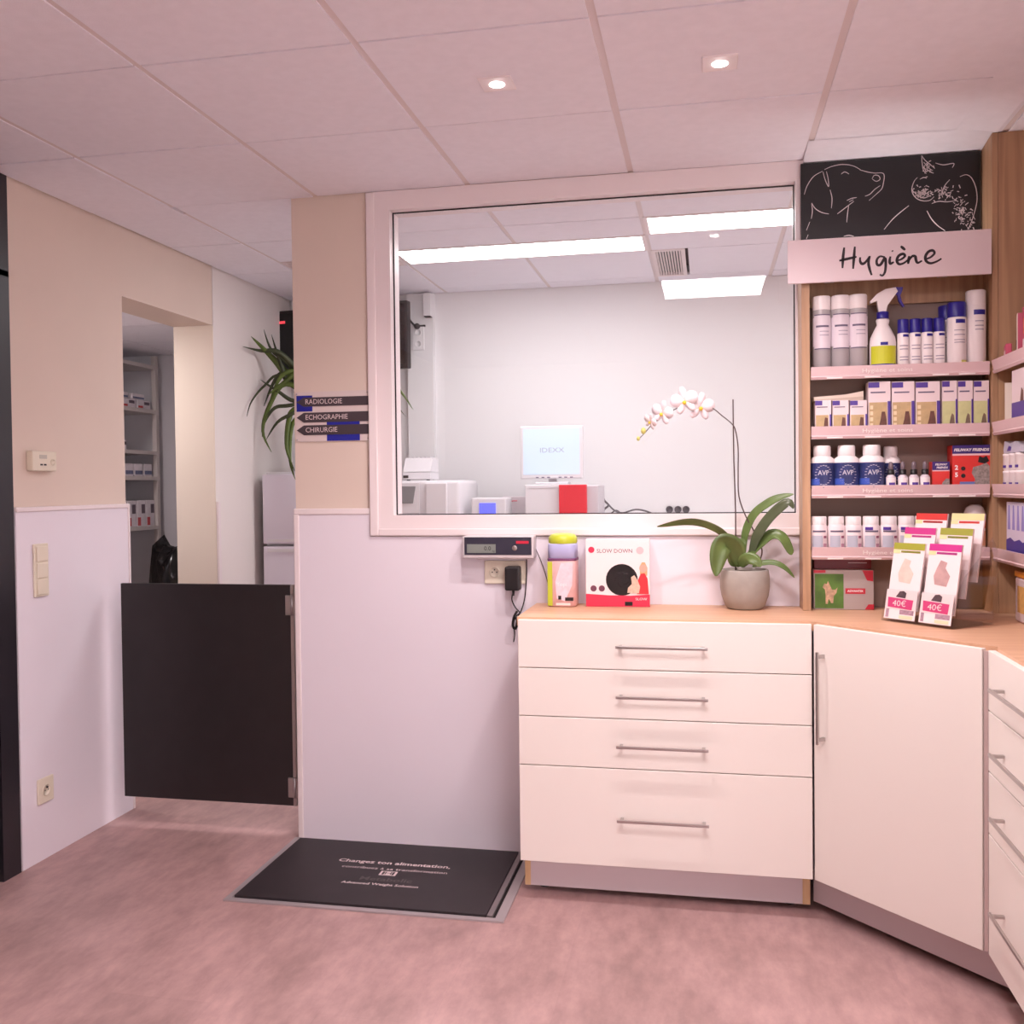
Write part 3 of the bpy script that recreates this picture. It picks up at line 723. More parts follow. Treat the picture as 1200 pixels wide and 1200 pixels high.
# white and red box with the bowl
a = at(687, 707, y=-.10); b = at(761, 632, y=-.10)
t = thing('feeder_box', 'white and red box with black bowl picture reading slow down', 'box', ((a.x+b.x)/2, -.10, ZW), .04)
hw = (b.x-a.x)/2; hh = b.z-ZW
MB().rbox(-hw, hw, 0, .075, 0, hh, .001, 1).build('carton', mat('carton_white', (248, 232, 232), .4), t)
M_cred = mat('carton_red', (222, 52, 84), .4)
pr = MB().prism([(-hw, .0005), (hw, .0005), (hw, hh*.185), (hw*.4, hh*.165), (-hw*.3, hh*.17), (-hw, hh*.19)], -.0009, -.0002, 'y').build('red_band', M_cred, t)
def disc(cx, cz, r_, y0, y1, seg=28):
    k = MB(); k.lathe([(r_, 0), (r_, y0-y1), (0, y0-y1)], seg); k.v = [(x+cx, y0-z, y+cz) for x, y, z in k.v]; return k.flat()
bo = disc(hw*.13, hh*.40, hh*.235, -.0002, -.0008).build('bowl_print', mat('print_black', (26, 22, 24), .3), t)
k = MB()
for i in range(5): k.stroke([(hw*.13+hh*.13*math.cos(q/6*1.1+i*1.25)*(.5+.06*q), hh*.41+hh*.15*math.sin(q/6*1.1+i*1.25)*(.5+.06*q)) for q in range(6)], .006, -.0012, 3, .0003)
k.build('bowl_ridge', mat('print_dark', (50, 46, 48), .25), bo)
M_skin = mat('print_skin', (232, 176, 156), .5)
wo = MB().prism([(hw*.60, hh*.19), (hw*.97, hh*.19), (hw*.93, hh*.42), (hw*.84, hh*.50), (hw*.72, hh*.49), (hw*.60, hh*.36)], -.0016, -.0010, 'y').build('sweater_print', mat('print_red', (214, 50, 60), .5), t)
disc(hw*.80, hh*.57, hh*.058, -.0010, -.0017).build('face_print', M_skin, wo)
MB().prism([(hw*.70, hh*.48), (hw*.69, hh*.60), (hw*.76, hh*.66), (hw*.85, hh*.66), (hw*.93, hh*.58), (hw*.92, hh*.46)], -.0010, -.0006, 'y').build('hair_print', mat('print_hair', (226, 176, 130), .5), wo)
MB().prism([(hw*.30, hh*.21), (hw*.66, hh*.20), (hw*.70, hh*.30), (hw*.62, hh*.40), (hw*.52, hh*.47), (hw*.42, hh*.44), (hw*.44, hh*.34), (hw*.32, hh*.28)], -.0022, -.0017, 'y').build('dog_print', mat('print_dog', (222, 190, 170), .5, vary=.15, vscale=120), wo)
MB().text('SLOW DOWN', .0195, -hw*.09, hh*.825, -.0006, 'CENTER', sx=1.0).build('lettering', mat('print_plum', (110, 60, 80), .5), t)
disc(-hw*.82, hh*.845, .011, -.0002, -.0007, 14).build('logo', M_cred, t)
disc(hw*.70, hh*.835, .013, -.0002, -.0006, 18).build('seal', mat('print_pink', (240, 196, 200), .5), t)
for i, x in enumerate((-.76, -.50)): disc(hw*x, hh*(.27), .011, -.0002, -.0007, 16).build('icon', MATS['print_plum'], t)
MB().box(hw*.22, hw*.46, -.0014, -.001, .004, .018).build('badge', MATS['print_black'], pr)
MB().text('SLOW', .012, hw*.73, hh*.115, -.0014, sx=1.2).build('lettering', MATS['carton_white'], pr)

# orchid
oc = at(873, 706, y=-.095)
OX, OY = oc.x, -.095
t = thing('potted_orchid', 'white orchid with arching flower stem in a grey concrete pot', 'plant', (OX, OY, ZW))
hp = at(873, 667, y=OY).z-ZW
M_conc = mat('concrete', (168, 160, 152), .75, bump=.3, bscale=90, vary=.06, vscale=25)
MB().lathe([(0, 0), (.056, 0), (.066, .008), (.079, .045), (.0835, .075), (.0835, .10), (.080, hp-.004), (.0775, hp), (.073, hp), (.072, hp-.02), (0, hp-.02)], 14).build('pot', M_conc, t)
MB().lathe([(.071, hp-.019), (.05, hp-.008), (0, hp-.004)], 14).build('soil', mat('bark', (92, 66, 52), .9, bump=.8, bscale=120, vary=.3, vscale=60), t)
def L(u, v, dy=0.0):
    q = at(u, v, y=OY+dy); return Vector((q.x-OX, dy, q.z-ZW))
M_leaf = mat('orchid_leaf', (96, 116, 62), .34, vary=.22, vscale=18)
M_leafd = mat('orchid_leaf_dark', (84, 92, 66), .34, vary=.15, vscale=18)
M_stem = mat('orchid_stem', (82, 60, 58), .5)
def leaf(pts, wd, m_, tilt=0.0, n=5, camber=.25, tip=.25, name='leaf'):
    P_ = catmull(pts, n); N = len(P_); v = []
    for i, p in enumerate(P_):
        tn = (P_[min(i+1, N-1)]-P_[max(i-1, 0)]).normalized()
        side = tn.cross(Vector((0, -1, 0)))
        if side.length < .1: side = Vector((1, 0, 0))
        side.normalize()
        sd = (side*math.cos(tilt)+Vector((0, -1, 0))*math.sin(tilt)).normalized()
        nn = sd.cross(tn).normalized()
        s_ = i/(N-1)
        ww = wd*min(1, (s_/.25)**.6*.75+.25)*(1 if s_ < .6 else max(.04, math.cos((s_-.6)/.4*PI/2))**.7)
        for c in (-1, -.5, 0, .5, 1): v.append(p+sd*(ww*c)+nn*(camber*ww*(abs(c)**1.5)))
    th = .0022
    base = len(v); v2 = [Vector(q)+Vector((0, th, -th*.3)) for q in v]
    f = []
    for i in range(N-1):
        for c in range(4):
            q = (i*5+c, i*5+c+1, (i+1)*5+c+1, (i+1)*5+c); f.append(q); f.append(tuple(x+base for x in q[::-1]))
        f.append((i*5, (i+1)*5, (i+1)*5+base, i*5+base)); f.append(((i+1)*5+4, i*5+4, i*5+4+base, (i+1)*5+4+base))
    return MB().add(v+v2, f, True).build(name, m_, t)
leaf([L(862, 640, -.01), L(845, 622, -.02), L(822, 612, -.03), L(800, 611, -.04), L(770, 617, -.05)], .017, M_leaf, .75)
leaf([L(868, 664, -.02), L(862, 642, -.04), L(848, 636, -.06), L(841, 652, -.07), L(839, 675, -.075)], .037, M_leaf, .35)
leaf([L(872, 650, 0), L(874, 625, -.005), L(884, 603, -.01), L(900, 590, -.02), L(914, 583, -.03), L(930, 579, -.04)], .016, M_leaf, .6)
leaf([L(880, 655, -.01), L(886, 632, -.02), L(898, 612, -.03), L(912, 597, -.045), L(924, 589, -.055), L(930, 596, -.06)], .019, M_leafd, .55)
leaf([L(876, 655, -.01), L(888, 640, -.02), L(904, 627, -.03), L(916, 630, -.045), L(925, 645, -.05), L(928, 650, -.05)], .021, M_leaf, .7)
leaf([L(882, 664, -.01), L(895, 660, -.02), L(908, 660, -.03), L(920, 666, -.04), L(931, 677, -.045)], .012, M_leaf, .8)
leaf([L(868, 664, -.03), L(874, 655, -.05), L(884, 656, -.06), L(892, 664, -.065)], .020, M_leaf, .2)
leaf([L(862, 664, -.01), L(862, 652, -.02), L(866, 640, -.02), L(872, 632, -.02)], .026, M_leaf, .2)
MB().tube([L(862, 668), L(862, 600), L(860, 540), L(859, 468)], .0026, 6, 2).build('stake', M_stem, t)
MB().tube([L(889, 660), L(893, 645, -.005), L(885, 625, -.005), L(874, 605, -.005), L(866, 582, -.005), L(865, 555, -.004), L(865, 525, -.006), L(862, 505, -.006), L(858, 497, -.006), L(846, 487, -.008), L(834, 478, -.01),
           L(820, 477, -.014), L(800, 476, -.014), L(780, 486, -.012), L(765, 497, -.010), L(755, 508, -.008), L(748, 515, -.008)], .0026, 6, 4, r1=.0014).build('flower_stem', M_stem, t)
M_petal = mat('orchid_petal', (246, 232, 236), .5, sss=.1, vary=.02, vscale=20)
M_heart = mat('orchid_heart', (226, 196, 60), .5)
def flower(c, s_, yaw, tilt, roll=0):
    Mx = Matrix.Translation(c) @ Matrix.Rotation(yaw, 4, 'Z') @ Matrix.Rotation(tilt, 4, 'X') @ Matrix.Rotation(roll, 4, 'Y')
    root = None
    for k, (an, ln, wd_) in enumerate([(PI/2, 1.0, .52), (PI/2+1.3, .98, .92), (PI/2-1.3, .98, .92), (PI/2+2.5, .95, .50), (PI/2-2.5, .95, .50)]):
        n = 7; v = []; dirv = Vector((math.cos(an), 0, math.sin(an))); sd = Vector((-math.sin(an), 0, math.cos(an)))
        for i in range(n):
            q = i/(n-1); ww = wd_*math.sin(PI*(q*.86+.07))**.7*(.6+.4*q)*s_*.62
            for c_ in (-1, 0, 1): v.append(dirv*(q*ln*s_)+sd*(ww*c_)+Vector((0, -.10*s_*math.sin(q*2.4)+abs(c_)*.05*s_+(.02*s_ if k in (1, 2) else .05*s_), 0)))
        b0 = len(v); v += [Vector(p)+Vector((0, .001, 0)) for p in v]
        f = []
        for i in range(n-1):
            for c_ in range(2):
                q = (i*3+c_, i*3+c_+1, i*3+c_+4, i*3+c_+3); f += [q, tuple(x+b0 for x in q[::-1])]
            f += [(i*3, i*3+3, i*3+3+b0, i*3+b0), (i*3+5, i*3+2, i*3+2+b0, i*3+5+b0)]
        f += [(0, b0, b0+1, 1), (1, b0+1, b0+2, 2), (3*n-3, 3*n-2, b0+3*n-2, b0+3*n-3), (3*n-2, 3*n-1, b0+3*n-1, b0+3*n-2)]
        o = MB().add([Mx @ Vector(p) for p in v], f, True).build('petal' if root else 'flower', M_petal, root or t)
        if root is None: root = o
    m = MB(); m.lathe([(0, -.30), (.10, -.24), (.15, -.10), (.10, .04), (.0, .08)], 10)
    m.v = [Mx @ Vector((x*s_, y*s_-.14*s_, z*s_*.8-.02*s_)) for x, y, z in m.v]; m.build('lip', M_heart, root)
flower(L(821, 477, -.020), .050, .25, .15, .1)
flower(L(802, 470, -.036), .050, -.15, .1, -.2)
flower(L(776, 484, -.026), .044, -.5, .2, .3)
flower(L(762, 494, -.022), .031, -.8, .35, .5)
for u_, v_, s_ in ((754, 505, .011), (748, 514, .0075)):
    m = MB(); m.lathe([(0, -1), (.6, -.7), (.85, 0), (.6, .7), (0, 1.1)], 10); c_ = L(u_, v_, -.012)
    m.v = [(x*s_+c_.x, y*s_+c_.y, z*s_*1.1+c_.z) for x, y, z in m.v]; m.build('bud', mat('orchid_bud', (206, 196, 110), .5), t)

# leaflet holder on the corner of the worktop
HA = math.atan2(-.181, .162)
t = thing('leaflet_holder', 'clear tiered leaflet holder on the corner of the worktop', 'holder', (.7080, -.4400, ZW), HA)
M_acr = clear('acrylic', (.96, .95, .95), .02, .92)
hwid = .124
TI = .20   # backward lean of the pockets
def lean(y0, z0): return Matrix.Translation((0, y0, z0)) @ Matrix.Rotation(-TI, 4, 'X')
MB().box(-hwid, hwid, -.002, .195, 0, .003).build('base_plate', M_acr, t)
for x in (-hwid, 0, hwid-.003):
    MB().prism([(.0, .0035), (.19, .0035), (.215, .22), (.19, .26), (.125, .20), (.060, .15), (.012, .085)], x, x+.003, 'x').build('divider', M_acr, t)
TIERS = [(.014, .036, .085), (.065, .082, .12), (.120, .128, .16)]
for y0, z0, h0 in TIERS:
    Mx = lean(y0, z0)
    for s_ in (-1, 1):
        x0, x1 = (-hwid+.004, -.001) if s_ < 0 else (.004, hwid-.004)
        MB().box(x0, x1, -.009, -.007, 0, h0*.72, Mx).build('pocket', M_acr, t)
M_paper = mat('leaflet_paper', (248, 232, 232), .45)
def leaflet(ix, tier, col, col2, hgt_, label, card=False):
    y0, z0, _ = TIERS[tier]
    lt = thing('leaflet', label, 'leaflet', (.7080, -.4400, ZW), HA, 'leaflets in the clear holder')
    x0, x1 = ((-hwid+.008, -.006), (.008, hwid-.008))[ix]
    Mx = lean(y0+.002*ix, z0)
    MB().box(x0, x1, 0, .006, .001, hgt_, Mx).build('booklet', M_paper, lt)
    MB().box(x0, x1, -.0008, -.0002, hgt_*.90, hgt_, Mx).build('title_band', mat('leaf_'+col, tuple(int(col[i:i+2], 16) for i in (0, 2, 4)), .45), lt)
    MB().box(x0+(x1-x0)*.25, x1-.014, -.0008, -.0002, hgt_*.855, hgt_*.885, Mx).build('subtitle', mat('leaf_'+col2, tuple(int(col2[i:i+2], 16) for i in (0, 2, 4)), .45), lt)
    MB().box(x0, x0+(x1-x0)*.22, -.0008, -.0002, hgt_*.84, hgt_*.895, Mx).build('corner_print', mat('leaf_cream', (242, 226, 170), .45), lt)
    if tier == 0:
        pm = mat('leaf_photo_'+str(ix), ((232, 206, 194), (198, 160, 158))[ix], .5, vary=.1, vscale=40)
        xm = (x0+x1)/2
        k = MB().prism([(xm-.022, hgt_*.42), (xm+.018, hgt_*.40), (xm+.026, hgt_*.55), (xm+.008, hgt_*.66), (xm+.012, hgt_*.74), (xm-.010, hgt_*.77), (xm-.020, hgt_*.66), (xm-.028, hgt_*.54)], -.0008, -.0002, 'y')
        k.v = [tuple(Mx @ Vector(p)) for p in k.v]; k.build('animal_photo', pm, lt)
leaflet(0, 2, 'd8403c', 'a83434', .205, 'leaflet with red top band in the back row of the holder')
leaflet(1, 2, 'e8dca0', 'cc4038', .207, 'pale yellow leaflet with red corner in the back row of the holder')
leaflet(0, 1, 'd0408c', 'b83a80', .208, 'leaflet with magenta top band, middle row of the holder')
leaflet(1, 1, 'a4a444', '86863a', .210, 'leaflet with olive top band, middle row of the holder')
leaflet(0, 0, 'a8a83e', '868632', .208, 'leaflet with olive top band, front row left in the holder')
leaflet(1, 0, 'd03a90', 'b03080', .210, 'leaflet with magenta top band and rabbit photo, front row of the holder')
for ix in range(2):
    ct = thing('voucher_card', ['pink and white card reading 40€, left one in holder front', 'pink and white card reading 40€, right one in holder front'][ix], 'card', (.7080, -.4400, ZW), HA, 'voucher cards in the holder')
    x0, x1 = ((-hwid+.008, -.006), (.008, hwid-.008))[ix]; xm = (x0+x1)/2
    Mx = lean(.0045, .0042)
    MB().box(x0, x1, -.0042, -.0030, .004, .094, Mx).build('card', M_paper, ct)
    k = MB().prism([(x0+.010, .040), (x1-.014, .036), (x1-.012, .066), (x0+.008, .070)], -.0050, -.0044, 'y'); k.v = [tuple(Mx @ Vector(p)) for p in k.v]
    pb = k.build('price_block', mat('voucher_pink', (222, 76, 134), .45), ct)
    MB().text('40€', .026, xm-.004, .052, -.0054, sx=1.15, M=Mx).build('lettering', M_paper, pb)
    k = MB().prism([(xm-.020, .072), (xm+.014, .070), (xm+.016, .086), (xm+.006, .092), (xm-.008, .090)], -.0050, -.0044, 'y'); k.v = [tuple(Mx @ Vector(p)) for p in k.v]; k.build('animal_print', mat('voucher_dark', (96, 76, 84), .5, vary=.3, vscale=90), ct)
    k = MB().box(x0+.006, x0+.016, -.0050, -.0044, .008, .034).box(xm, x1-.006, -.0050, -.0044, .020, .034); k.v = [tuple(Mx @ Vector(p)) for p in k.v]; k.build('product_print', mat('voucher_mauve', (176, 142, 158), .5, vary=.25, vscale=120), ct)
    k = MB().box(xm+.0, x1-.008, -.0052, -.0046, .007, .017); k.v = [tuple(Mx @ Vector(p)) for p in k.v]; k.build('button_print', mat('voucher_cream', (246, 226, 190), .5), ct)

# ------------------------------------------------------------------ goods on the shelves
M_white = mat('plastic_white', (244, 234, 234), .35)
M_violet = mat('cap_blue', (44, 36, 140), .35)
M_purple = mat('box_purple', (84, 58, 150), .4)
M_grey = mat('can_grey', (176, 168, 170), .35)
M_ink = mat('label_ink', (110, 100, 124), .5)
def arc(r, z0, z1, w_, m=None, a=-PI/2, seg=10):
    """patch of label round the front of a cylinder, half-angle w_"""
    m = m or MB(); ro = r+.0006
    v = []
    for q, z in ((ro, z0), (ro, z1), (r-.0004, z1), (r-.0004, z0)):
        for k in range(seg+1):
            an = a-w_+2*w_*k/seg; v.append((q*math.cos(an), q*math.sin(an), z))
    n = seg+1; f = []
    for j in range(4):
        for k in range(seg): f.append((j*n+k, j*n+k+1, ((j+1) % 4)*n+k+1, ((j+1) % 4)*n+k))
    f += [(0, n, 2*n, 3*n), (n-1, 4*n-1, 3*n-1, 2*n-1)]
    return m.add(v, f, False)
def spot(u, v, y): return at(u, v, y=y)
def top_z(u, v, y): return at(u, v, y=y).z
S1, S2, S3, S4 = [z+.0008 for z in SHZ]
def wpx(n, y=-.11): return n/ (F/(3.576+y)) * 1.005
def xat(u, z, y):
    """x of pixel column u on the plane y at height z"""
    q = at(u, 500, y=y); q2 = at(u, 600, y=y); k = (z-q.z)/(q2.z-q.z); return q.x+(q2.x-q.x)*k
def ordinal(i, n): return ['first', 'second', 'third', 'fourth', 'fifth', 'sixth', 'seventh'][i]

# top shelf: three grey aerosol cans
y = -.085; r = wpx(20.5)/2; h = top_z(985, 347, y)-S1
t0 = thing('aerosol_can', 'grey aerosol can with white cap, leftmost on the top shelf', 'can', (xat(963, S1, y), y, S1), 0, 'grey aerosol cans on the top shelf')
MB().lathe([(r*.94, 0), (r, .003), (r, h*.80), (r*.96, h*.815)], 22).build('can', M_grey, t0)
MB().lathe([(r*.97, h*.816), (r*.97, h*.985), (r*.90, h), (0, h)], 22).build('cap', M_white, t0)
lb = arc(r, h*.33, h*.71, 1.25); arc(r, h*.30, h*.33, .95, lb); arc(r, h*.71, h*.74, .95, lb)
lb = lb.build('label', mat('can_label', (228, 216, 224), .4), t0)
arc(r+.0006, h*.738, h*.752, .9).build('label_border', M_ink, lb); arc(r+.0006, h*.288, h*.302, .9).build('label_border', M_ink, lb)
arc(r+.0006, h*.58, h*.605, .7).build('print_line', M_ink, lb); arc(r+.0006, h*.52, h*.53, .5, a=-PI/2+.2).build('print_line', mat('print_faint', (168, 158, 176), .5), lb); arc(r+.0006, h*.47, h*.48, .5, a=-PI/2+.2).build('print_line', MATS['print_faint'], lb)
dup(t0, (xat(985, S1, y), y, S1), 0, 'grey aerosol can with white cap, middle one of three on the top shelf')
dup(t0, (xat(1005.5, S1, y), y, S1), 0, 'grey aerosol can with white cap, beside the trigger spray bottle')
# trigger spray
y = -.092; h = top_z(1034, 371, y)-S1; r = wpx(28)/2; ht = top_z(1034, 338, y)-S1
t = thing('spray_bottle', 'white trigger spray bottle with yellow label and blue collar', 'spray bottle', (xat(1034.5, S1, y), y, S1))
bd = MB().lathe([(r*.93, 0), (r, .005), (r, h*.50), (r*.93, h*.60), (r*.66, h*.74), (r*.44, h*.84), (r*.52, h*.92), (r*.44, h*.955)], 24, sy=.72).build('bottle', M_white, t)
MB().lathe([(r*.46, h*.956), (r*.46, h*1.075), (r*.30, h*1.09)], 18).build('collar', M_violet, t)
MB().prism([(-r*.30, h*1.085), (r*.22, h*1.085), (r*.34, h*1.20), (r*1.10, ht*.95), (r*.95, ht), (r*.2, ht*.985), (-r*.45, ht*.93), (-r*.95, ht*.845), (-r*.92, ht*.82), (-r*.45, ht*.845)], -.010, .010, 'y').build('trigger_head', M_white, t)
MB().prism([(r*.86, ht*.935), (r*.80, ht*1.005), (r*1.50, ht*1.0), (r*1.45, ht*.955), (r*1.30, ht*.90), (r*1.40, ht*.83), (r*1.62, ht*.765), (r*1.50, ht*.755), (r*1.18, ht*.83), (r*1.08, ht*.91)], -.006, .006, 'y').build('trigger', mat('trigger_blue', (58, 40, 140), .35), t)
def frontpatch(x0, x1, z0, z1, y, nm, m_, par): return MB().box(x0, x1, y, y+.0006, z0, z1).build(nm, m_, par)
def epatch(r_, sy, z0, z1, w_, nm, m_, par):
    m = arc(r_, z0, z1, w_); m.v = [(a_, b_*sy-.0004, c_) for a_, b_, c_ in m.v]; return m.build(nm, m_, par)
lb = epatch(r, .72, h*.08, h*.43, 1.15, 'label', mat('label_yellow', (206, 208, 50), .4), bd)
epatch(r+.0004, .72, h*.06, h*.095, 1.05, 'label_band', M_violet, lb)
epatch(r+.0003, .72, h*.445, h*.50, .28, 'brand_mark', M_violet, bd)
# four small sprays
y = -.100; r = wpx(12.4)/2; h = top_z(1072, 374, y)-S1
t0 = thing('small_spray', 'small white spray can with blue cap, first right of the spray bottle', 'can', (xat(1058.5, S1, y), y, S1), 0, 'small blue-capped sprays on the top shelf')
MB().lathe([(r*.94, 0), (r, .003), (r, h*.70), (r*.9, h*.72)], 18).build('can', M_white, t0)
MB().lathe([(r*.96, h*.721), (r*.96, h*.985), (r*.88, h), (0, h)], 18).build('cap', M_violet, t0)
arc(r, h*.635, h*.685, .55, a=-PI/2+.35).build('brand_mark', M_violet, t0)
for q in (.45, .38, .22, .16): arc(r, h*q, h*(q+.018), .75).build('print_line', MATS['print_faint'], t0)
for i, u_ in enumerate((1072.5, 1086.5, 1100.5)):
    dup(t0, (xat(u_, S1, y), y, S1), 0, ['small white spray can with blue cap, second right of the spray bottle', 'small white spray can with blue cap, third right of the spray bottle', 'small white spray can with blue cap, nearest the medium spray'][i])
# medium sprays and the tall one
y = -.092; r = wpx(19.5)/2; h = top_z(1119, 356, y)-S1
t0 = thing('medium_spray', 'medium white spray can with wide blue cap on the top shelf', 'can', (xat(1119.5, S1, y), y, S1), 0, 'medium sprays on the top shelf')
MB().lathe([(r*.94, 0), (r, .003), (r, h*.75), (r*.94, h*.765)], 22).build('can', M_white, t0)
MB().lathe([(r*.98, h*.766), (r*.98, h*.985), (r*.9, h), (0, h)], 22).build('cap', M_violet, t0)
arc(r, h*.665, h*.725, .55, a=-PI/2+.25).build('brand_mark', M_violet, t0)
for q in (.55, .48, .40, .36): arc(r, h*q, h*(q+.012), .6, a=-PI/2+.15).build('print_line', MATS['print_faint'], t0)
arc(r, h*.01, h*.09, .5, a=-PI/2+.8).build('corner_print', mat('label_lime', (206, 200, 110), .4), t0)
dup(t0, (xat(1110.5, S1, -.0525), -.0525, S1), 0, 'medium spray can with blue cap standing behind the front one')
bpy.data.objects[t0.name].location.y = -.109
y = -.098; r = wpx(20.5)/2; h = top_z(1143, 341, y)-S1
t = thing('tall_spray', 'tall slim white spray can at the right end of the top shelf', 'can', (xat(1143.5, S1, y), y, S1))
MB().lathe([(r*.94, 0), (r, .003), (r, h*.80), (r*.985, h*.803), (r*.985, h*.806)], 22).build('can', M_white, t)
MB().lathe([(r, h*.8065), (r, h*.985), (r*.92, h), (0, h)], 22).build('cap', M_white, t)
arc(r, h*.67, h*.735, .62, a=-PI/2+.2).build('brand_mark', M_violet, t)
for q in (.58, .52, .47): arc(r, h*q, h*(q+.012), .45, a=-PI/2+.15).build('print_line', MATS['print_faint'], t)
arc(r, h*.01, h*.06, .4, a=-PI/2+.9).build('corner_print', MATS['label_lime'], t)

# second shelf: cartons
M_carton = mat('carton_pink_white', (236, 218, 220), .45)
M_tan = mat('carton_tan', (196, 168, 124), .5, vary=.12, vscale=40)
M_brown = mat('carton_brown', (104, 66, 56), .5, vary=.2, vscale=60)
M_green = mat('carton_green', (206, 206, 150), .5, vary=.1, vscale=30)
def carton(label, group, u0, u1, vtop, y, dep, kind):
    x0, x1 = xat(u0, S2, y), xat(u1, S2, y); h = top_z((u0+u1)/2, vtop, y)-S2
    t = thing('medicine_carton', label, 'carton', ((x0+x1)/2, y, S2), 0, group); hw = (x1-x0)/2-.0008
    MB().rbox(-hw, hw, 0, dep, 0, h, .0006, 1).build('carton', M_carton, t)
    P_ = lambda nm, a, b, c, d, m_: MB().box(a, b, -.0008, -.0001, c, d).build(nm, m_, t)
    P_('brand_mark', -hw, -hw+hw*(1.0 if kind != 'small' else .9), h*(.87 if kind != 'small' else .83), h*.985, M_purple)
    P_('print_line', -hw*.8, hw*.55, h*.755, h*.785, M_ink)
    if kind == 'large':
        P_('picture', -hw+hw*.06, hw*.70, h*.01, h*.56, M_tan); P_('side_band', hw*.74, hw, h*.03, h*.58, M_purple)
        k = MB()
        for i in range(4): k.box(-hw*.86, -hw*.58, -.0012, -.0008, h*(.04+.125*i), h*(.04+.125*i+.08))
        k.build('tablet_print', mat('carton_cream', (232, 212, 176), .5), t)
        m = MB().prism([(-hw*.1, h*.015), (hw*.66, h*.015), (hw*.62, h*.2), (hw*.5, h*.36), (hw*.2, h*.36), (hw*.1, h*.2)], -.0013, -.0008, 'y').build('dog_print', M_brown, t)
    elif kind == 'small':
        P_('picture', -hw+hw*.1, hw*.66, h*.03, h*.50, M_tan); P_('side_band', hw*.80, hw, h*.03, h*.52, M_purple)
        MB().prism([(hw*.02, h*.03), (hw*.62, h*.03), (hw*.56, h*.4), (hw*.22, h*.42)], -.0013, -.0008, 'y').build('dog_print', M_brown, t)
    else:
        P_('picture', -hw, hw*.76, h*.02, h*.56, M_green); P_('side_band', hw*.80, hw, h*.02, h*.60, M_purple)
        MB().prism([(-hw*.1, h*.03), (hw*.7, h*.03), (hw*.55, h*.26), (hw*.3, h*.30), (hw*.12, h*.22)], -.0013, -.0008, 'y').build('cat_print', mat('cat_brown', (120, 100, 84), .5, vary=.2, vscale=60), t)
    return t, h, hw
for i, (a, b) in enumerate(((955, 974.5), (975.5, 995), (996, 1016.5))):
    _, hs, _ = carton(['small tan carton at the left end of the second shelf', 'small tan carton in the middle under the flat box', 'small tan carton beside the first large carton'][i], 'small cartons on the second shelf', a, b, 469, -.122, .062, 'small')
for i, (a, b) in enumerate(((1017.5, 1044), (1045, 1072), (1073, 1102))):
    carton(['large tan dog carton, first of three on the second shelf', 'large tan dog carton, middle of three on the second shelf', 'large tan dog carton beside the slim green cartons'][i], 'large cartons on the second shelf', a, b, 447, -.120, .060, 'large')
for i, (a, b) in enumerate(((1104, 1122), (1122.5, 1140.5), (1141, 1159.5))):
    carton(['slim pale green carton beside the large tan cartons', 'slim pale green carton, middle of three on the second shelf', 'slim pale green carton at the right end of the second shelf'][i], 'slim cartons on the second shelf', a, b, 446, -.120, .055, 'slim')
x0, x1 = xat(954, S2, -.12), xat(1012, S2, -.12)
t = thing('flat_carton', 'flat pale carton lying across the three small cartons', 'carton', ((x0+x1)/2, -.118, S2+hs+.0006))
hw = (x1-x0)/2
MB().prism([(-hw, 0), (hw, 0), (hw, .030), (hw*.3, .020), (-hw, .014)], 0, .07, 'y').build('carton', mat('flat_beige', (222, 204, 190), .5), t)
MB().prism([(-hw, .0005), (hw, .0005), (hw, .012), (-hw, .005)], -.0006, -.0001, 'y').build('edge_print', mat('flat_print', (196, 176, 160), .5), t)

# third shelf: jars, droppers, red cartons
y = -.097; r = wpx(27.5)/2; h = top_z(992, 522, y)-S3
t0 = thing('supplement_jar', 'white jar with dark blue label, leftmost on the third shelf', 'jar', (xat(963.5, S3, y), y, S3), 0, 'blue-labelled jars on the third shelf')
MB().lathe([(r*.92, 0), (r, .004), (r, h*.62), (r*.95, h*.69), (r*.62, h*.765), (r*.60, h*.78)], 24).build('jar', M_white, t0)
MB().lathe([(r*.66, h*.765), (r*.68, h*.78), (r*.68, h*.965), (r*.62, h), (0, h)], 24).build('lid', M_white, t0)
lb = arc(r, h*.03, h*.60, 1.5).build('label', mat('label_navy', (52, 60, 112), .35, vary=.15, vscale=60), t0)
arc(r+.0005, h*.05, h*.085, 1.4).build('label_band', mat('label_silver', (200, 196, 210), .4), lb)
arc(r+.0005, h*.10, h*.24, .55, a=-PI/2-.85).build('corner_print', mat('label_brightblue', (70, 96, 190), .35), lb)
k = MB(); n = 20
for i in range(n):
    a0_, a1_ = 2*PI*i/n, 2*PI*(i+1)/n
    arc(r+.0005, h*.32+h*.22*math.sin(a0_)-.0008, h*.32+h*.22*math.sin(a0_)+.0012, .08, k, -PI/2+.62*math.cos(a0_), 1)
k.build('label_ring', MATS['label_silver'], lb)
tx = MB().text('AVP', .022, 0, h*.37, 0, sx=.9, bold=.02); tx.v = [((r+.0012)*math.sin(x/r), -(r+.0012)*math.cos(x/r), z) for x, y_, z in tx.v]; tx.build('lettering', MATS['label_silver'], lb)
dup(t0, (xat(992, S3, y), y, S3), 0, 'white jar with dark blue label, middle of three on the third shelf')
dup(t0, (xat(1021.5, S3, y), y, S3), 0, 'white jar with dark blue label beside the dropper bottles')
t0b = dup(t0, (xat(1043.5, S3, -.056), -.056, S3), 0, 'darker jar standing behind the dropper bottles on the third shelf', None, (.78, .78, .97))
y = -.117; r = wpx(10.5)/2; h = top_z(1058, 541, y)-S3
M_vial = mat('vial_glass', (222, 208, 216), .15)
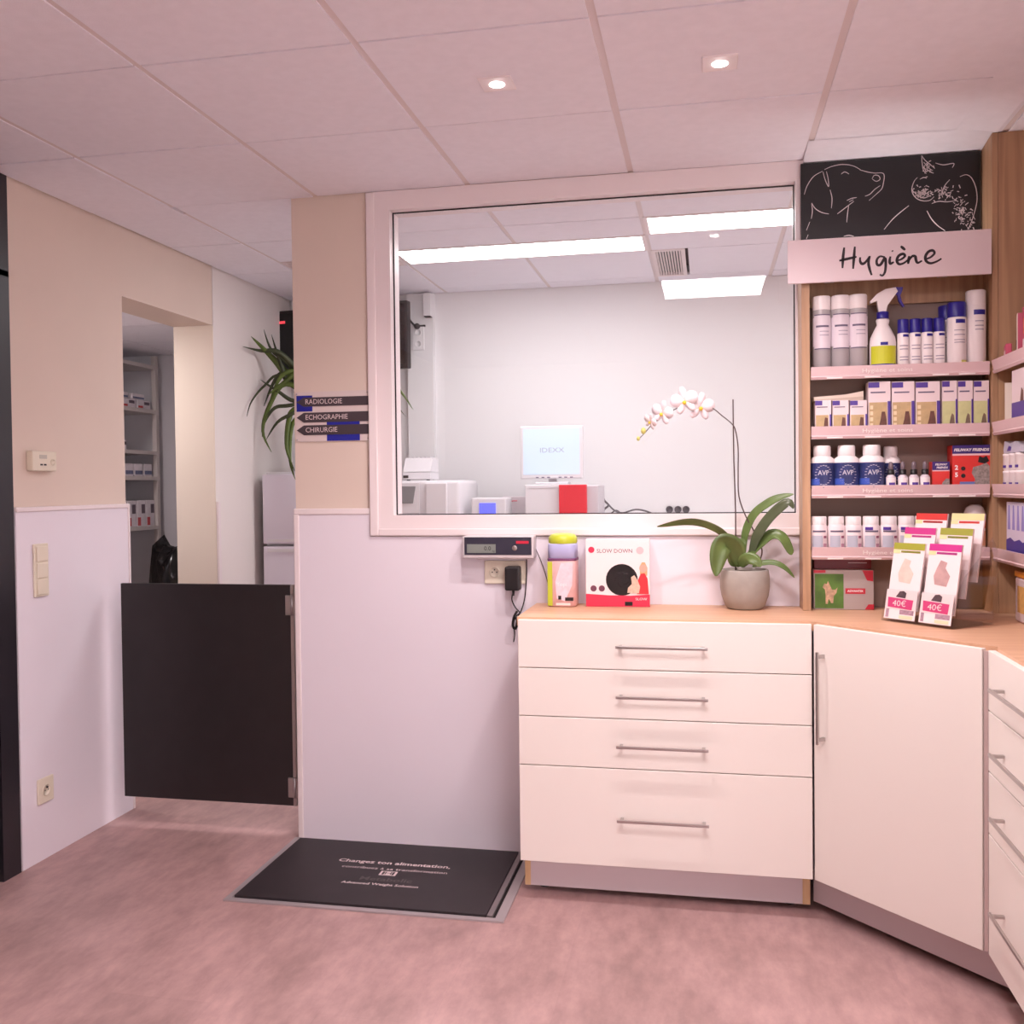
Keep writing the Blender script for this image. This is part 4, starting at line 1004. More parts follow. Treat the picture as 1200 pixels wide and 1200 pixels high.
t0 = thing('dropper_bottle', 'tiny dropper bottle with black collar, nearest the blue jars', 'bottle', (xat(1044, S3, y), y, S3), 0, 'tiny dropper bottles on the third shelf')
MB().lathe([(r*.9, 0), (r, .002), (r, h*.42), (r*.55, h*.52)], 14).build('bottle', M_vial, t0)
MB().lathe([(r*.7, h*.521), (r*.7, h*.70), (r*.5, h*.71)], 14).build('collar', M_blackpl, t0)
MB().lathe([(r*.42, h*.711), (r*.5, h*.80), (r*.42, h*.95), (r*.2, h), (0, h)], 12).build('bulb', mat('bulb_grey', (120, 104, 112), .4), t0)
arc(r, h*.06, h*.40, 1.1).build('label', M_white, t0)
arc(r+.0006, h*.10, h*.22, .6, a=-PI/2+.1).build('label_mark', M_purple, t0)
for i, u_ in enumerate((1058, 1071, 1084)):
    dup(t0, (xat(u_, S3, y), y, S3), 0, ['tiny dropper bottle with black collar, second from the blue jars', 'tiny dropper bottle with black collar, third from the blue jars', 'tiny dropper bottle with black collar, beside the small red carton'][i])
M_redbox = mat('carton_scarlet', (222, 56, 52), .4); M_navy = mat('carton_navy', (58, 36, 112), .4)
def redbox(label, u0, u1, vtop, y, dep, big):
    x0, x1 = xat(u0, S3, y), xat(u1, S3, y); h = top_z((u0+u1)/2, vtop, y)-S3
    t = thing('pheromone_carton', label, 'carton', ((x0+x1)/2, y, S3), 0, 'red cartons on the third shelf'); hw = (x1-x0)/2
    MB().rbox(-hw, hw, 0, dep, 0, h, .0008, 1).build('carton', M_redbox, t)
    zb = .80 if big else .68
    nb = MB().box(-hw, hw, -.0008, -.0001, h*zb, h).build('title_band', M_navy, t)
    MB().box(-hw, hw, -.0008, -.0001, h*(zb-.045), h*zb).build('stripe', MATS['print_pink'], t)
    if big:
        MB().text('FELIWAY FRIENDS', .0125, 0, h*.885, -.0012, sx=1.05, bold=.03, shear=.2).build('lettering', M_white, nb)
        MB().text('2', .02, -hw*.78, h*.47, -.0010, bold=.04).build('digit', M_white, t); MB().text('5', .02, -hw*.78, h*.30, -.0010, bold=.04).build('digit', M_white, t)
        for z in (.45, .28): disc(-hw*.42, h*z, .007, -.0002, -.0009, 12).build('icon', M_blackpl, t)
        MB().box(-hw*.6, hw*.2, -.0009, -.0002, h*.02, h*.14).build('blue_band', mat('carton_steelblue', (110, 130, 190), .4), t)
        mg = mat('print_tabby', (150, 138, 134), .5, vary=.35, vscale=130)
        MB().prism([(hw*.15, h*.02), (hw*.97, h*.02), (hw*.97, h*.5), (hw*.8, h*.58), (hw*.45, h*.52), (hw*.1, h*.48), (hw*.02, h*.34), (hw*.2, h*.2)], -.0012, -.0006, 'y').build('cat_print', mg, t)
        MB().prism([(hw*.35, h*.60), (hw*.42, h*.74), (hw*.62, h*.70), (hw*.80, h*.74), (hw*.95, h*.62), (hw*.7, h*.56)], -.0014, -.0008, 'y').build('dog_print', M_blackpl, t)
    else:
        MB().text('FELIWAY', .009, 0, h*.89, -.0012, bold=.03, shear=.2).text('FRIENDS', .009, .003, h*.77, -.0012, bold=.03, shear=.2).build('lettering', M_white, nb)
        MB().prism([(hw*.0, h*.02), (hw*.97, h*.02), (hw*.97, h*.34), (hw*.6, h*.36), (hw*.2, h*.22)], -.0012, -.0006, 'y').build('cat_print', mat('print_tabby', (150, 138, 134), .5, vary=.35, vscale=130), t)
redbox('small red carton with navy top beside the dropper bottles', 1092.5, 1113, 541, -.118, .05, False)
redbox('large red carton with navy title band and grey cat picture', 1116, 1160.5, 521.5, -.112, .07, True)

# fourth shelf: pill jars and one orange jar
y = -.110; r = wpx(18.6)/2; h = top_z(1000, 605, y)-S4
M_pill = mat('jar_cream', (242, 226, 228), .35)
t0 = thing('pill_jar', 'small white pill jar, first at the left end of the fourth shelf', 'jar', (xat(959.5, S4, y), y, S4), 0, 'white pill jars on the fourth shelf')
MB().lathe([(r*.93, 0), (r, .003), (r, h*.70), (r*.88, h*.76)], 20).build('jar', M_pill, t0)
MB().lathe([(r*.90, h*.761), (r*.90, h*.98), (r*.85, h), (0, h)], 20).build('lid', M_white, t0)
arc(r, h*.08, h*.44, .62, a=-PI/2-.25).build('label', mat('label_bluegrey', (188, 190, 204), .4), t0)
arc(r, h*.54, h*.59, .8).build('print_line', M_ink, t0); arc(r, h*.36, h*.43, .22, a=-PI/2+.72).build('mark', mat('label_plum', (150, 84, 110), .4), t0); arc(r, h*.08, h*.2, .25, a=-PI/2+.72).build('mark', mat('label_mauve', (186, 140, 156), .4), t0)
t1 = None
for i, u_ in enumerate((980, 1000, 1020.5, 1041.5, 1062, 1082)):
    lab = ['small white pill jar, second from the left on the fourth shelf', 'small white pill jar, third from the left on the fourth shelf', 'white pill jar with violet mark, fourth from left on the fourth shelf', 'white pill jar with violet mark, fifth from left on the fourth shelf', 'white pill jar with violet mark right beside the leaflets', 'white pill jar mostly hidden behind the red-topped leaflet'][i]
    if i == 2:
        t1 = dup(t0, (xat(u_, S4, y), y, S4), 0, lab)
        arc(r, h*.60, h*.69, .45, a=-PI/2-.35).build('brand_mark', M_purple, t1)
    else: dup(t1 or t0, (xat(u_, S4, y), y, S4), 0, lab)
y = -.075; r = wpx(22)/2; h = top_z(1144, 591, y)-S4
t = thing('orange_jar', 'jar with orange band and domed clear lid at the shelf end behind leaflets', 'jar', (xat(1142, S4, y), y, S4))
MB().lathe([(r*.94, 0), (r, .004), (r, h*.70)], 20).build('jar', M_pill, t)
MB().lathe([(r*1.0, h*.705), (r*1.0, h*.80), (r*.8, h*.93), (r*.4, h), (0, h)], 20).build('lid', mat('lid_grey', (214, 200, 200), .3), t)
arc(r, h*.48, h*.68, 1.5).build('band', mat('label_orange', (226, 130, 84), .4), t); arc(r, h*.1, h*.42, 1.5).build('label', mat('label_peach', (230, 176, 150), .4), t)

# on the worktop under the shelves: collar carton and red pouch
y = -.095; x0, x1 = xat(953.5, 1.0, y), xat(1024, 1.0, y); h = top_z(990, 668, y)-ZW
t = thing('dog_carton', 'grey and red carton with dog photo standing under the fourth shelf', 'carton', ((x0+x1)/2, y, ZW)); hw = (x1-x0)/2
MB().rbox(-hw, hw, 0, .045, 0, h, .001, 1).build('carton', mat('carton_grey', (178, 162, 158), .45), t)
MB().box(-hw*.96, -hw*.0, -.0008, -.0001, h*.03, h*.90).build('photo', mat('photo_green', (90, 128, 50), .5, vary=.35, vscale=14), t)
MB().prism([(-hw*.60, h*.14), (-hw*.53, h*.14), (-hw*.50, h*.28), (-hw*.42, h*.16), (-hw*.35, h*.16), (-hw*.33, h*.34), (-hw*.24, h*.42), (-hw*.20, h*.56), (-hw*.27, h*.50), (-hw*.38, h*.50), (-hw*.46, h*.62), (-hw*.52, h*.72), (-hw*.56, h*.64), (-hw*.64, h*.66), (-hw*.70, h*.56), (-hw*.62, h*.50), (-hw*.60, h*.36)], -.0014, -.0008, 'y').build('dog_print', mat('photo_dog', (196, 160, 130), .5, vary=.35, vscale=70), t)
MB().box(hw*.06, hw*.72, -.0008, -.0001, h*.40, h*.54).build('title_band', mat('carton_crimson', (196, 40, 60), .45), t)
MB().text('ADVANTIX', .010, hw*.39, h*.47, -.0011, bold=.03).build('lettering', M_white, t)
MB().prism([(hw*.70, 0.001), (hw, .001), (hw, h*.14), (hw*.82, h*.14)], -.0008, -.0001, 'y').build('corner_print', MATS['carton_crimson'], t)
MB().prism([(hw*.62, h*.995), (hw*.98, h*.995), (hw*.98, h*.72), (hw*.78, h*.74)], -.0008, -.0001, 'y').build('corner_print', MATS['carton_crimson'], t)
MB().prism([(-hw, h*.92), (-hw*.6, h*.93), (-hw*.6, h*.998), (-hw, h*.998)], -.0008, -.0001, 'y').build('corner_print', MATS['carton_crimson'], t)
x1b = xat(1021, 1.0, -.04); hb = 1.1025-ZW
t = thing('red_carton', 'dark red carton standing behind the carton with dog photo', 'carton', ((x0+x1b)/2+.003, -.046, ZW)); hw = (x1b-x0)/2-.004
MB().rbox(-hw, hw, 0, .022, 0, hb, .001, 1).build('carton', mat('carton_darkred', (146, 22, 34), .4), t)
MB().box(hw*.2, hw*.85, -.0006, -.0001, hb*.90, hb*.915).build('print_line', MATS['print_pink'], t)

# goods on the right-hand unit (they face -x)
RX = 1.012
def rbox_thing(name, label, u0, u1, vtop, x, zbase, dep, m_, cat='carton', grp=None):
    """carton on the right unit between picture columns u0 (far) and u1 (near) on the plane x"""
    ya, yb = at(u0, 500, x=x).y, at(u1, 500, x=x).y
    h = at(u0, vtop, x=x).z-zbase
    t = thing(name, label, cat, (x, (ya+yb)/2, zbase), -PI/2, grp)
    hw = (ya-yb)/2
    MB().rbox(-hw, hw, 0, dep, 0, h, .001, 1).build('carton', m_, t)
    return t, hw, h
M_cream = mat('carton_ivory', (228, 212, 196), .5)
t = thing('soap_carton', 'cream carton with magenta side near the picture edge, top shelf', 'carton', (1.035, -.275, S1), -PI/2-.25)
MB().rbox(-.035, .035, 0, .06, 0, .135, .001, 1).build('carton', M_cream, t)
MB().box(.0352, .0360, .002, .058, .0, .135).build('side_print', mat('carton_magenta', (196, 76, 106), .45), t)
MB().prism([(-.012, .03), (.006, .03), (-.002, .058)], -.0008, -.0001, 'y').build('mark', M_ink, t)
t = thing('magenta_carton', 'small magenta carton lying on the right-hand top shelf', 'carton', (1.012, -.235, S1), -PI/2-.2)
MB().rbox(-.040, .030, 0, .018, 0, .050, .003, 2).build('carton', MATS['carton_magenta'], t)
MB().box(-.03, .02, -.0006, -.0001, .018, .030).build('print_line', MATS['print_pink'], t)
t = thing('orange_carton', 'white and orange carton cut by the picture edge on top shelf', 'carton', (1.030, -.405, S1), -PI/2)
MB().rbox(-.055, .055, 0, .08, 0, .145, .001, 1).build('carton', M_carton, t)
MB().box(-.054, .054, -.0008, -.0001, .050, .144).build('panel_print', MATS['carton_magenta'], t)
MB().box(-.044, .054, -.0014, -.0009, .065, .112).build('panel_print', mat('carton_orange', (222, 110, 74), .45), t)
t = thing('beige_carton', 'beige carton with grey paw mark on the right-hand second shelf', 'carton', (1.020, -.215, S2), -PI/2-.35)
MB().rbox(-.040, .030, 0, .05, 0, .128, .001, 1).build('carton', M_cream, t)
MB().prism([(-.014, .05), (-.006, .03), (.004, .05), (.002, .075), (-.008, .09)], -.0008, -.0001, 'y').build('mark', M_ink, t)
t = thing('violet_carton', 'white carton with violet lower half cut by the picture edge', 'carton', (1.014, -.385, S2), -PI/2)
MB().rbox(-.085, .085, 0, .07, 0, .158, .001, 1).build('carton', M_carton, t)
MB().box(-.0845, .0845, -.0008, -.0001, .006, .060).build('lower_print', M_purple, t)
MB().box(-.0853, -.0845, .002, .068, .004, .154).build('side_print', M_purple, t)
MB().prism([(.0, .06), (.03, .06), (.028, .09), (.012, .10)], -.0014, -.0009, 'y').build('dog_print', M_brown, t)
k = 0
for row in range(2):
    for c in range(3):
        yy = -.215-c*.062
        t = thing('white_tin', ['low white tin in the bottom row on the right-hand shelf, '+['farthest back', 'middle', 'at the picture edge'][c], 'low white tin in the upper row on the right-hand shelf, '+['farthest back', 'middle', 'at the picture edge'][c]][row], 'tin', (1.042, yy, S3+row*.0535), -PI/2, 'white tins stacked on the right-hand shelf')
        MB().lathe([(.026, 0), (.029, .003), (.029, .044), (.030, .045), (.030, .051), (.027, .053), (0, .053)], 20).build('tin', M_white, t)
        arc(.029, .008, .016, .5).build('label_mark', M_purple, t)
        MB().text('-', .02, 0, .026, -.0295, bold=.05).build('label_line', M_ink, t) if 0 else None
t = thing('sachet', 'clear plastic sachet lying on the stacked white tins', 'sachet', (1.046, -.285, S3+.1075), -PI/2)
MB().prism([(-.085, .0), (.085, .0), (.080, .018), (.03, .034), (-.02, .028), (-.075, .038), (-.088, .012)], -.028, .028, 'y').build('pouch', mat('sachet_film', (206, 200, 214), .2), t)
MB().prism([(-.05, .006), (-.01, .006), (-.005, .018), (-.03, .022)], -.0288, -.0282, 'y').build('print', M_purple, t)
t = thing('blue_pouch', 'white pouch with blue lower band cut by the picture edge', 'pouch', (1.018, -.330, S4), -PI/2)
MB().prism([(-.10, 0), (.10, 0), (.098, .16), (-.098, .16)], 0, .05, 'y').build('pouch', mat('pouch_lilac', (222, 212, 232), .35), t)
MB().prism([(-.0995, .002), (.0995, .002), (.0995, .046), (.06, .040), (.03, .048), (-.02, .040), (-.06, .05), (-.0995, .042)], -.0008, -.0001, 'y').build('blue_band', M_violet, t)
for i in range(4): MB().prism([(-.085+.045*i, .075), (-.060+.045*i, .075), (-.068+.045*i, .15), (-.078+.045*i, .15)], -.0008, -.0001, 'y').build('streak_print', mat('print_lilac', (150, 140, 206), .4), t)
t = thing('orange_tub', 'white tub with orange top on the worktop at the picture edge', 'tub', (1.020, -.395, ZW), -PI/2)
MB().rbox(-.085, .085, 0, .12, 0, .135, .006).build('tub', M_carton, t)
MB().rbox(-.087, .087, -.002, .122, .1355, .155, .004).build('lid', mat('lid_orange', (232, 150, 50), .4), t)
MB().box(-.06, .06, -.0008, -.0001, .03, .11).build('label', mat('label_amber', (236, 186, 110), .45, vary=.15, vscale=50), t)

# ------------------------------------------------------------------ laboratory
M_lw = mat('device_white', (226, 222, 226), .35)
M_lg = mat('device_grey', (206, 200, 206), .4)
ZB = .95
t = thing('lab_bench', 'white laboratory bench below the window behind the analysers', 'bench', (-.20, 1.58, 0))
MB().rbox(-1.35, 1.35, -.30, .355, ZB-.03, ZB, .003).build('bench_top', M_lw, t)
for i in range(4):
    c = MB().box(-1.33+i*.668, -.675+i*.668, -.26, .35, .10, ZB-.031).build('cabinet', M_lg, t)
    MB().box(-1.32+i*.668, -.685+i*.668, -.278, -.261, .12, ZB-.05).build('door', M_lw, c)
MB().box(-1.30, 1.30, -.20, .34, 0, .10).build('plinth', M_lg, t)
ZL = ZB+.0008
# analyser on the left
y = 1.36
x0, x1 = at(452, 590, y=y).x, at(540, 590, y=y).x; zt = at(500, 563, y=y).z
t = thing('blood_analyser', 'large white analyser with grey screen at the lower left of the window', 'analyser', ((x0+x1)/2, y, ZL)); hw = (x1-x0)/2; hh = zt-ZL
MB().rbox(-hw, hw*.98, 0, .42, 0, hh, .02, 3).build('housing', M_lw, t)
MB().prism([(-.012, hh*.62), (-.012, hh*.97), (-.003, hh*.99), (-.003, hh*.6)], -hw+.01, -hw*.08, 'x').build('screen_bezel', M_lw, t)
def lx(u, v, yy=y): return at(u, v, y=yy-.013).x-t.location.x
def lz(u, v, yy=y): return at(u, v, y=yy-.013).z-ZL
MB().prism([(lx(458, 590), lz(458, 590)), (lx(484, 590), lz(484, 590)), (lx(487, 570), lz(487, 570)), (lx(458, 570), lz(458, 570))], -.016, -.0125, 'y').build('screen', mat('screen_grey', (134, 134, 138), .3), t)
MB().rbox(lx(499, 590), lx(524, 590), -.02, -.001, hh*.50, hh*.97, .006).build('tray_door', M_lw, t)
MB().rbox(-hw+.01, lx(496, 590), -.01, -.001, hh*.40, hh*.56, .004).build('drawer', M_lg, t)
# small printer on it
y2 = 1.50
xa, xb = at(472, 560, y=y2).x, at(505, 560, y=y2).x; za = zt+.001; zb_ = at(490, 537, y=y2+.1).z
t2 = thing('label_printer', 'small pale printer standing on top of the white analyser', 'printer', ((xa+xb)/2, y2, za)); hw2 = (xb-xa)/2
MB().rbox(-hw2, hw2, 0, .16, .005, .045, .004).build('base', M_lw, t2)
MB().prism([(0.0, .047), (.16, .047), (.15, zb_-za), (.05, zb_-za)], -hw2*.98, hw2*.98, 'x').build('cover', mat('device_rib', (226, 222, 226), .5), t2)
for i in range(6): MB().box(-hw2*.85+i*hw2*.30, -hw2*.72+i*hw2*.30, .055, .145, zb_-za+.0005, zb_-za+.005).build('cover_rib', M_lg, t2)
MB().box(-hw2*.96, -hw2*.6, -.003, -.0002, .014, .028).build('slot', M_darkgap, t2)
for x in (-hw2*.7, hw2*.7): MB().cyl(.010, 0, .005, 10, x, .03).build('foot', M_darkgap, t2)
# small unit with blue screen
y = 1.42
x0, x1 = at(552, 595, y=y).x, at(593, 595, y=y).x; zt3 = at(575, 583.5, y=y).z
t = thing('touch_reader', 'small white reader with bright blue touch screen in the window', 'reader', ((x0+x1)/2, y, ZL)); hw = (x1-x0)/2; hh = zt3-ZL
MB().rbox(-hw, hw, 0, .16, 0, hh, .008).build('housing', M_lw, t)
zc1 = at(575, 589.5, y=y-.004).z-ZL
MB().box(-hw*.52, hw*.42, -.004, -.0002, zc1-.11, zc1).build('screen', mat('screen_blue', (90, 96, 236), .3, emit=(.16, .18, .9), estr=.35), t)
# red-fronted analyser and monitor
y = 1.45
x0, x1 = at(615, 590, y=y).x, at(703, 590, y=y).x; zt4 = at(660, 567.5, y=y).z
t = thing('red_analyser', 'white analyser with red front flap under the monitor', 'analyser', ((x0+x1)/2, y, ZL)); hw = (x1-x0)/2; hh = zt4-ZL
MB().rbox(-hw, hw*.30, 0, .32, 0, hh, .006).build('housing', M_lw, t)
xr0, xr1 = at(655, 590, y=y-.03).x-t.location.x, at(687.5, 590, y=y-.03).x-t.location.x
MB().rbox(xr0, xr1, -.03, -.001, hh*.2, hh*.995, .004).build('flap', mat('analyser_red', (226, 44, 60), .4), t)
MB().rbox(hw*.31, hw*.97, 0, .30, 0, hh*.985, .006).build('side_module', M_lg, t)
MB().box(-hw*.9, -hw*.1, -.002, -.0002, hh*.955, hh*.962).build('seam', M_lg, t)
ym = 1.52
xa, xb = at(609.5, 530, y=ym).x, at(683, 530, y=ym).x; za, zb_ = at(646, 561, y=ym).z, at(646, 499, y=ym).z
t = thing('lab_monitor', 'white flat monitor with pale blue lit screen behind the window', 'monitor', ((xa+xb)/2, ym, zt4+.0008)); hw = (xb-xa)/2; zz = zt4+.0008
MB().rbox(-hw, hw, 0, .04, za-zz, zb_-zz, .006).build('housing', M_lw, t)
sc2 = MB().box(-hw*.90, hw*.90, -.002, -.0002, za-zz+.022, zb_-zz-.014).build('screen', mat('screen_pale', (190, 208, 232), .3, emit=(.72, .86, 1.0), estr=.16), t)
MB().text('IDEXX', .036, hw*.02, (za+zb_)/2-zz+.010, -.0026, sx=1.25).build('lettering', mat('screen_text', (150, 156, 176), .4, emit=(.3, .33, .42), estr=.25), sc2)
MB().box(-.02, .02, .035, .06, .010, za-zz+.08).build('stand_neck', M_lg, t)
MB().rbox(-.085, .085, -.01, .13, 0, .012, .004).build('stand_foot', M_lw, t)
for i in range(6): MB().box(-hw*.5+i*.03+(.03 if i > 2 else 0), -hw*.5+i*.03+.015+(.03 if i > 2 else 0), -.0015, -.0002, za-zz+.004, za-zz+.010).build('button', M_ink, t)
# grey box with leads, cables, wall sockets, trunking
yb_ = 1.78
xa, xb = at(588, 595, y=yb_).x, at(618, 595, y=yb_).x; za = at(600, 582, y=yb_).z
t = thing('power_box', 'pale grey box with red and black leads beside the touch reader', 'box', ((xa+xb)/2, yb_, ZL)); hw = (xb-xa)/2
MB().rbox(-hw, hw, 0, .10, 0, za-ZL, .005).build('housing', mat('device_mauve', (224, 212, 216), .5), t)
def T(u, v, yy): return tuple(at(u, v, y=yy)-Vector(t.location))
MB().tube([T(594, 587, yb_-.01), T(597, 588, yb_-.02), T(601, 587, yb_-.02), T(606, 587, yb_-.01)], .003, 6, 3).build('lead', mat('lead_red', (220, 70, 90), .5), t)
MB().tube([T(593, 585, yb_-.012), T(596, 587.5, yb_-.016), T(598, 588, yb_-.012)], .006, 6, 3).build('lead', M_blackpl, t)
def lc(u, v, yy): return tuple(at(u, v, y=yy))
for nm, lab, pts, r_ in (('lab_cable', 'dark tangled cable beside the red-fronted analyser', [lc(706, 577, 1.80), lc(708, 586, 1.80), lc(713, 592, 1.79), lc(708, 597, 1.79), lc(707, 602, 1.79), lc(707, 612, 1.79)], .006),
                         ('lab_cable', 'grey cable lying along the bench right of the tangle', [lc(712, 590, 1.80), lc(720, 598, 1.80), lc(730, 601, 1.80), lc(745, 597, 1.86), lc(760, 600, 1.90), lc(770, 606, YB-.006), lc(772, 612, YB-.006)], .005),
                         ('lab_cable', 'pale cable loop behind the tangled dark cable', [lc(716, 602, 1.86), lc(722, 598, 1.90), lc(728, 603, YB-.005), lc(724, 608, YB-.005), lc(724, 616, YB-.005)], .004),
                         ('lab_cable', 'dark cable coiled at the side of the big white analyser', [lc(545, 571, 1.80), lc(551, 574, 1.78), lc(554, 579, 1.78), lc(550, 583, 1.78), lc(547, 592, 1.78), lc(548, 606, 1.78)], .006)):
    cable(nm, lab, pts, r_, mat('lab_cable_grey', (92, 88, 92), .5))
for i, (u_, lab) in enumerate(((784.5, 'dark round wall outlet, leftmost of three behind the window'), (794.5, 'dark round wall outlet, middle of three behind the window'), (804, 'dark round wall outlet, rightmost of three behind the window'))):
    q = at(u_, 597, y=YB-.01)
    k = ring(0, 0, .0195, 0, -.012)
    tag(k.build('round_outlet', mat('outlet_dark', (92, 86, 92), .5), None, (q.x, YB-.001, q.z)), lab, 'outlet', 'round outlets on the lab wall')
# boxes, plug and lead on the pier
q = at(502, 360, y=YB-.06); 
t = thing('junction_box', 'small white box at the top of the lab pier', 'junction box', (q.x, YB-.0505, at(502, 371, y=YB-.06).z))
hj = HC-.012-t.location.z
MB().rbox(-.022, .022, -.045, 0, 0, hj, .003).build('box', M_labwall, t)
MB().box(-.018, .018, -.040, -.004, -.006, -.0005).build('cable_gland', M_darkgap, t)
q = at(488, 382, y=YB-.08)
t = thing('wall_plug', 'black plug with lead on the lab pier below the ceiling', 'plug', (q.x, YB-.0505, q.z))
k = MB(); k.lathe([(.016, 0), (.018, .02), (.012, .035), (0, .036)], 14); k.v = [(x, -z, y_) for x, y_, z in k.v]; k.build('plug', M_blackpl, t)
MB().box(.014, .046, -.012, -.002, -.002, .008).build('lever', M_blackpl, t)
q2 = at(490, 400, y=YB-.06)
t = thing('lab_socket', 'white double socket plate on the lab pier under the black plug', 'socket', (q2.x, YB-.0505, q2.z-.05))
MB().rbox(-.035, .035, -.010, 0, 0, .14, .003).build('plate', M_labwall, t)
for z in (.035, .10): ring(0, z, .02, -.010, -.0125).build('outlet', M_labwall, t)
# television in the corner, turned towards the window
ta = at(320, 400, y=1.80); tb = at(477.5, 400, y=1.66)
tl = math.hypot(tb.x-ta.x, tb.y-ta.y); tang = math.atan2(tb.y-ta.y, tb.x-ta.x)
ztop = at(470, 352, y=1.66).z; zbot = at(477, 431, y=1.66).z
t = thing('television', 'black television hung in the far lab corner above the plant', 'television', (ta.x, ta.y, zbot), tang)
MB().rbox(0, tl, 0, .045, 0, ztop-zbot, .005).build('housing', M_blackpl, t)
MB().box(.018, tl-.018, -.0015, -.0002, .025, ztop-zbot-.018).build('screen', mat('tv_glass', (16, 15, 18), .08), t)
MB().box(.035, .085, -.003, -.0017, ztop-zbot-.075, ztop-zbot-.060).build('red_badge', mat('tv_red', (226, 60, 70), .4, emit=(.8, .06, .08), estr=.5), t)
MB().box(tl*.4, tl*.6, .046, .13, .1, .25).build('wall_bracket', M_blackpl, t)
cable('television_lead', 'black lead from the television to the plug on the pier', [lc(464, 352, 1.72), lc(471, 355, 1.74), lc(475, 366, 1.78), lc(481, 376, 1.83), (q.x-.012, YB-.082, q.z+.004)], .006)
# refrigerator and plant in the corridor
t = thing('refrigerator', 'white two-door refrigerator in the far corridor below the plant', 'refrigerator', (-2.268, 1.402, 0))
MB().rbox(0, .55, .05, .50, .03, 1.452, .006).build('body', M_lw, t)
M_fr = mat('fridge_white', (232, 226, 238), .3)
d_ = MB().rbox(.001, .549, 0, .048, .05, 1.050, .008, 3).build('door', M_fr, t); MB().box(.03, .52, -.006, -.0003, 1.018, 1.036).build('handle', M_lw, d_)
d_ = MB().rbox(.001, .549, 0, .048, 1.062, 1.440, .008, 3).build('freezer_door', M_fr, t); MB().box(.03, .52, -.006, -.0003, 1.075, 1.088).build('handle', M_lw, d_)
for x in (.05, .5): MB().box(x-.02, x+.02, .08, .12, 0, .03).build('foot', M_darkgap, t)
t = thing('potted_dracaena', 'leafy green pot plant with long narrow leaves on top of the refrigerator', 'plant', (-1.97, 1.58, 1.4528))
MB().lathe([(0, 0), (.075, 0), (.095, .13), (.10, .15), (.09, .15), (.085, .13), (0, .13)], 20).build('pot', mat('plant_pot', (120, 84, 66), .6), t)
MB().tube([(0, 0, .12), (-.01, -.01, .25), (-.02, -.02, .40)], .014, 8, 3).build('trunk', mat('plant_trunk', (126, 104, 76), .8), t)
M_dl = mat('dracaena_leaf', (96, 116, 50), .45, vary=.25, vscale=12); M_dd = mat('dracaena_dark', (66, 74, 46), .45, vary=.2, vscale=12)
OX3, OY3, OZ3 = t.location
def DL_(u, v, yy):
    q = at(u, v, y=yy)
    if q.x < XL+.03: q = at(u, v, x=XL+.03)
    return Vector((q.x-OX3, q.y-OY3, q.z-OZ3))
root3 = Vector((-.02, -.02, .40))
def blade(pts, wd, m_):
    P_ = catmull(pts, 5); N = len(P_); v = []
    for i, p in enumerate(P_):
        tn = (P_[min(i+1, N-1)]-P_[max(i-1, 0)]).normalized(); sd = tn.cross(Vector((.25, -1, .15))).normalized(); s_ = i/(N-1)
        ww = wd*(.55+.45*min(1, s_*4))*(1-s_**3*.97)
        v += [p+sd*ww, p+Vector((0, .004, 0)), p-sd*ww, p+Vector((0, .006, 0))]
    f = []
    for i in range(N-1):
        for k in range(4): f.append((i*4+k, i*4+(k+1) % 4, (i+1)*4+(k+1) % 4, (i+1)*4+k))
    f += [(0, 1, 2, 3), (N*4-1, N*4-2, N*4-3, N*4-4)]
    MB().add(v, f, True).build('leaf', m_, t)
blade([root3, DL_(342, 445, 1.53), DL_(322, 422, 1.50), DL_(294, 394, 1.47)], .024, M_dl)
blade([root3, DL_(345, 430, 1.52), DL_(325, 412, 1.46), DL_(305, 411, 1.43), DL_(284, 406, 1.40)], .016, M_dd)
blade([root3, DL_(335, 425, 1.55), DL_(318, 410, 1.55), DL_(309, 386, 1.55)], .010, M_dd)
blade([root3, DL_(340, 450, 1.5), DL_(330, 430, 1.48), DL_(318, 392, 1.48)], .014, M_dd)
blade([root3, DL_(345, 470, 1.5), DL_(325, 458, 1.46), DL_(305, 445, 1.44)], .012, M_dd)
blade([root3, DL_(335, 450, 1.48), DL_(316, 475, 1.44), DL_(308, 505, 1.42), DL_(318, 530, 1.40)], .014, M_dl)
blade([root3, DL_(340, 475, 1.47), DL_(322, 478, 1.44), DL_(310, 495, 1.43), DL_(307, 512, 1.42)], .011, M_dd)
blade([root3, DL_(342, 485, 1.46), DL_(325, 495, 1.43), DL_(312, 515, 1.41)], .011, M_dd)
blade([root3, DL_(345, 480, 1.48), DL_(338, 495, 1.45), DL_(336, 525, 1.385), DL_(345, 552, 1.37)], .016, M_dl)
blade([root3, DL_(348, 490, 1.48), DL_(341, 505, 1.45), DL_(340, 540, 1.385), DL_(346, 562, 1.37)], .013, M_dl)
blade([root3, DL_(330, 440, 1.5), DL_(310, 452, 1.46), DL_(295, 470, 1.44), DL_(289, 488, 1.43)], .008, M_dd)
blade([root3, DL_(430, 445, 1.50), DL_(458, 448, 1.47), DL_(472, 462, 1.46), DL_(484, 480, 1.45)], .010, M_dl)
blade([root3, DL_(430, 455, 1.48), DL_(455, 465, 1.44), DL_(475, 488, 1.42)], .008, M_dd)
for a_ in range(9):
    an = a_*.7+.3; d_ = Vector((math.cos(an), -abs(math.sin(an))*.6, 0))
    blade([root3, root3+d_*.12+Vector((0, 0, .14)), root3+d_*.24+Vector((0, 0, .14-.02*(a_ % 4))), root3+d_*.33+Vector((0, 0, .02-.05*(a_ % 3)))], .016, M_dl if a_ % 2 else M_dd)

